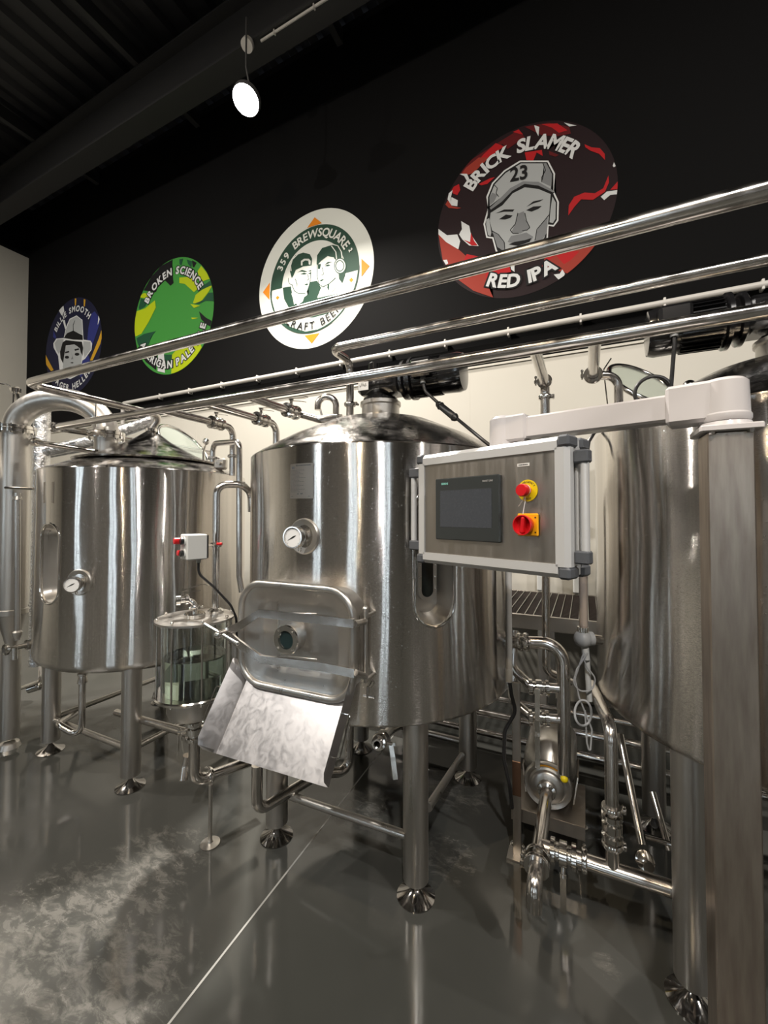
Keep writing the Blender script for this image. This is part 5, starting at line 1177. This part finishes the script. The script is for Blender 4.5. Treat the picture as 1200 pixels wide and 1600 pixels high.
# discharge riser and manifold
DP = thing('discharge_pipe', 'thick steel manifold rising from the pump and turning left to the middle tank', 'pipe', (PX, PY, PZ_))
v0 = W(884, 1208, 1.84); xv = V((W(881, 1100, 1.84).x, W(881, 1100, 1.84).y, 0))
zc_ = W(860, 1003, 1.86).z
tube_part(DP, 'tube', [xv+EZ*(v0.z+.0), xv+EZ*zc_, W(790, 1003, 1.95)], .0275, .08, seg=24)
for px in (795, 812, 822): clamp(DP, W(px, 1003, 1.90-(px-790)*.0024), (W(860, 1003, 1.86)-W(790, 1003, 1.95)), .0255, w=.016)
tube_part(DP, 'tube', [W(797, 1003, 1.93), W(780, 1003, 2.06)], .021)
b = B(); b.lathe([(0, -.02), (.017, -.02), (.019, -.006), (.019, .012), (.026, .016)], xv+EZ*(v0.z-.0), (0, 0, 1), 24); b.build('pipe_end', 'chrome', DP)
b = B(); b.sphere(xv+EZ*(v0.z-.012)-V((0, .022, 0)), .016, 14); b.build('cap', 'yellow', DP)
for py, pyl in ((1076, 1058), (1124, 1108)):
    c1 = W(881, py, 1.84); l1_ = W(832, py-3, 1.87)
    tube_part(DP, 'branch', [c1, l1_, W(800, pyl-14, 1.93), W(804, 985 if py < 1100 else 1040, 1.96)], .0205, .05, seg=20)
    m_ = c1.lerp(l1_, .80); valve(DP, m_, (l1_-c1), .0205, (0, -1, .05), (0, .02, -1), .19, False)
# upright strut, conduits, junction ball, cables
so = W(807, 1150, 1.86); ST = thing('support_strut', 'slim upright steel strut behind the manifold left of the pump', 'strut', V((so.x, so.y, 0)))
zs = W(807, 1066, 1.86).z
B().box((so.x, so.y, zs/2), (.035, .012, zs), bev=.002).build('upright', 'panelface', ST)
B().box((so.x, so.y-.003, .34), (.036, .012, .15), bev=.002).build('lower_sleeve', 'copperglow', ST)  # copper glow low on the grey strut, put into a coloured band
B().box((so.x, so.y, .005), (.08, .08, .01)).build('foot_plate', 'satin', ST)
cw = W(795, 980, 1.78); CW = thing('cable_conduit', 'white upright plastic conduit hugging the right side of the middle tank', 'conduit', V((cw.x, cw.y, W(795, 1064, 1.78).z)))
b = B(); b.cylr((cw.x, cw.y, W(795, 1064, 1.78).z), (cw.x, cw.y, W(795, 870, 1.78).z+.5), .0135, seg=18); b.build('tube', 'pvc', CW)
b = B(); b.cylr((cw.x, cw.y, W(795, 1064, 1.78).z-.002), (cw.x, cw.y, W(795, 1045, 1.78).z), .0155, seg=18); b.build('sleeve', 'paper', CW)
tag(B().tube(fillet([V((cw.x, cw.y, W(795, 1060, 1.78).z)), W(799, 1085, 1.78), W(806, 1112, 1.78), W(789, 1140, 1.78), W(787, 1185, 1.78), W(796, 1225, 1.8), W(800, 1262, 1.86)], .06), .008, seg=10).build('power_cable', 'rubber'), 'black cable snaking down from the white conduit beside the pump', 'cable')
cw = W(912, 980, 1.62); CT = thing('cable_conduit', 'taupe upright conduit with grey round junction beside the right tank', 'conduit', V((cw.x, cw.y, W(912, 1000, 1.62).z)))
b = B(); b.cylr((cw.x, cw.y, W(912, 998, 1.62).z), (cw.x, cw.y, W(912, 890, 1.62).z+.45), .0155, seg=18); b.build('tube', 'pvc2', CT)
b = B(); jb = W(911, 998, 1.60); b.sphere(jb, .033, 24); b.cylr(jb, W(926, 998, 1.60), .026, seg=20); b.build('junction', 'greycable', CT)
b = B(); b.cylr(W(922, 998, 1.60), W(938, 1000, 1.62), .018, seg=18); b.cylr(jb+EZ*.02, jb+EZ*.045, .020, seg=16); b.build('gland', 'chrome', CT)
b = B(); b.cylr(W(914, 1012, 1.60), W(916, 1030, 1.60), .014, seg=12); b.cylr(W(917, 1030, 1.61), W(921, 1095, 1.61), .011, seg=12); b.build('cable_bundle', 'boxgrey', CT)
def loop(c, rx, rz, t_, n=26): return [W(c[0]+rx*math.cos(2*pi*k/n), c[1]+rz*math.sin(2*pi*k/n), t_+.01*math.sin(4*pi*k/n)) for k in range(n)]
b = B(); b.tube(fillet([W(918, 1020, 1.585), W(901, 1046, 1.58), W(895, 1068, 1.58), W(906, 1080, 1.58), W(925, 1080, 1.58), W(931, 1060, 1.58), W(918, 1044, 1.585), W(912, 1030, 1.59)], .03), .0032, seg=8)
b.tube(fillet([W(912, 1020, 1.59), W(898, 1060, 1.58), W(905, 1090, 1.58), W(925, 1140, 1.58), W(922, 1180, 1.58), W(917, 1160, 1.58), W(914, 1110, 1.58)], .03), .0032, seg=8)
tag(b.build('hanging_cable', 'greycable'), 'long thin grey cables dangling in loops under the round junction', 'cable')
b = B(); b.tube(loop((911, 1114), 13, 20, 1.57), .0042, seg=8, closed=True); tag(b.build('cable_coil', 'greycable'), 'small oval coil of light grey cable beside the pump riser', 'cable coil')
# pipes and fittings under the right tank
DR = thing('drain_pipe', 'thin slanting drain pipe with ball joint under the right tank', 'pipe', W(1005, 1340, 1.55))
tube_part(DR, 'tube', [W(969, 1148, 1.75), W(972, 1165, 1.72), W(1003, 1320, 1.52)], .0135, .03)
b = B(); q = W(1006, 1342, 1.50); b.sphere(q, .030, 20); b.lathe([(0, 0), (.014, 0), (.030, .006), (.030, .03), (.014, .036), (0, .036)], q, W(1012, 1352, 1.42)-q, 22); b.build('joint', 'chrome', DR)
tube_part(DR, 'tube', [q, W(1014, 1356, 1.46)], .018)
tube_part(DR, 'tube', [W(1008, 1308, 1.53), W(1060, 1322, 1.50)], .009)
tube_part(DR, 'tube', [W(1020, 1238, 1.62), W(1046, 1330, 1.50)], .011)
# far vessel edge beyond the condenser
FV = thing('fermenter', 'dark upright vessel edge cut off by the left edge of the photo', 'tank', W(-30, 1137, 2.5))
q = W(-60, 1000, 2.62); zz_ = W(2, 882, 2.5).z
b = B(); b.lathe([(0, .62), (.12, .62), (.26, .8), (.26, 1.75), (.05, 1.95), (0, 1.95)], (q.x-.16, q.y-.09, 0), (0, 0, 1), 48); b.build('shell', 'satin', FV)
for dx, dy in ((.10, -.10), (-.12, -.12), (0, .14)): B().cylr((q.x-.16+dx, q.y-.09+dy, 0), (q.x-.16+dx, q.y-.09+dy, .7), .03, seg=16).build('leg', 'cap', FV)
VL = W(62, 1072, 3.1); b = B(); b.sphere(VL, .03, 16); b.cylr(VL, VL+V((-.06, -.04, -.02)), .028, seg=18); b.cylr(VL+EZ*.02, VL+EZ*.07, .008, seg=10); b.sweep([VL+EZ*.06, VL+EZ*.085+V((-.13, .06, .02))], [(-.01, -.002), (.01, -.002), (.01, .002), (-.01, .002)], up=EZ)
tag(b.build('floor_valve', 'chrome'), 'small shiny valve low on the floor line behind the left tank legs', 'valve')
tag(B().tube([W(5, 1085, 2.7), W(58, 1066, 3.1), W(150, 1020, 3.35), W(700, 1066, 3.2) if False else W(170, 1012, 3.4)], .014, seg=12).build('low_pipe', 'satin'), 'dull pipe running low from the left edge behind the left tank', 'pipe')
#NEXT
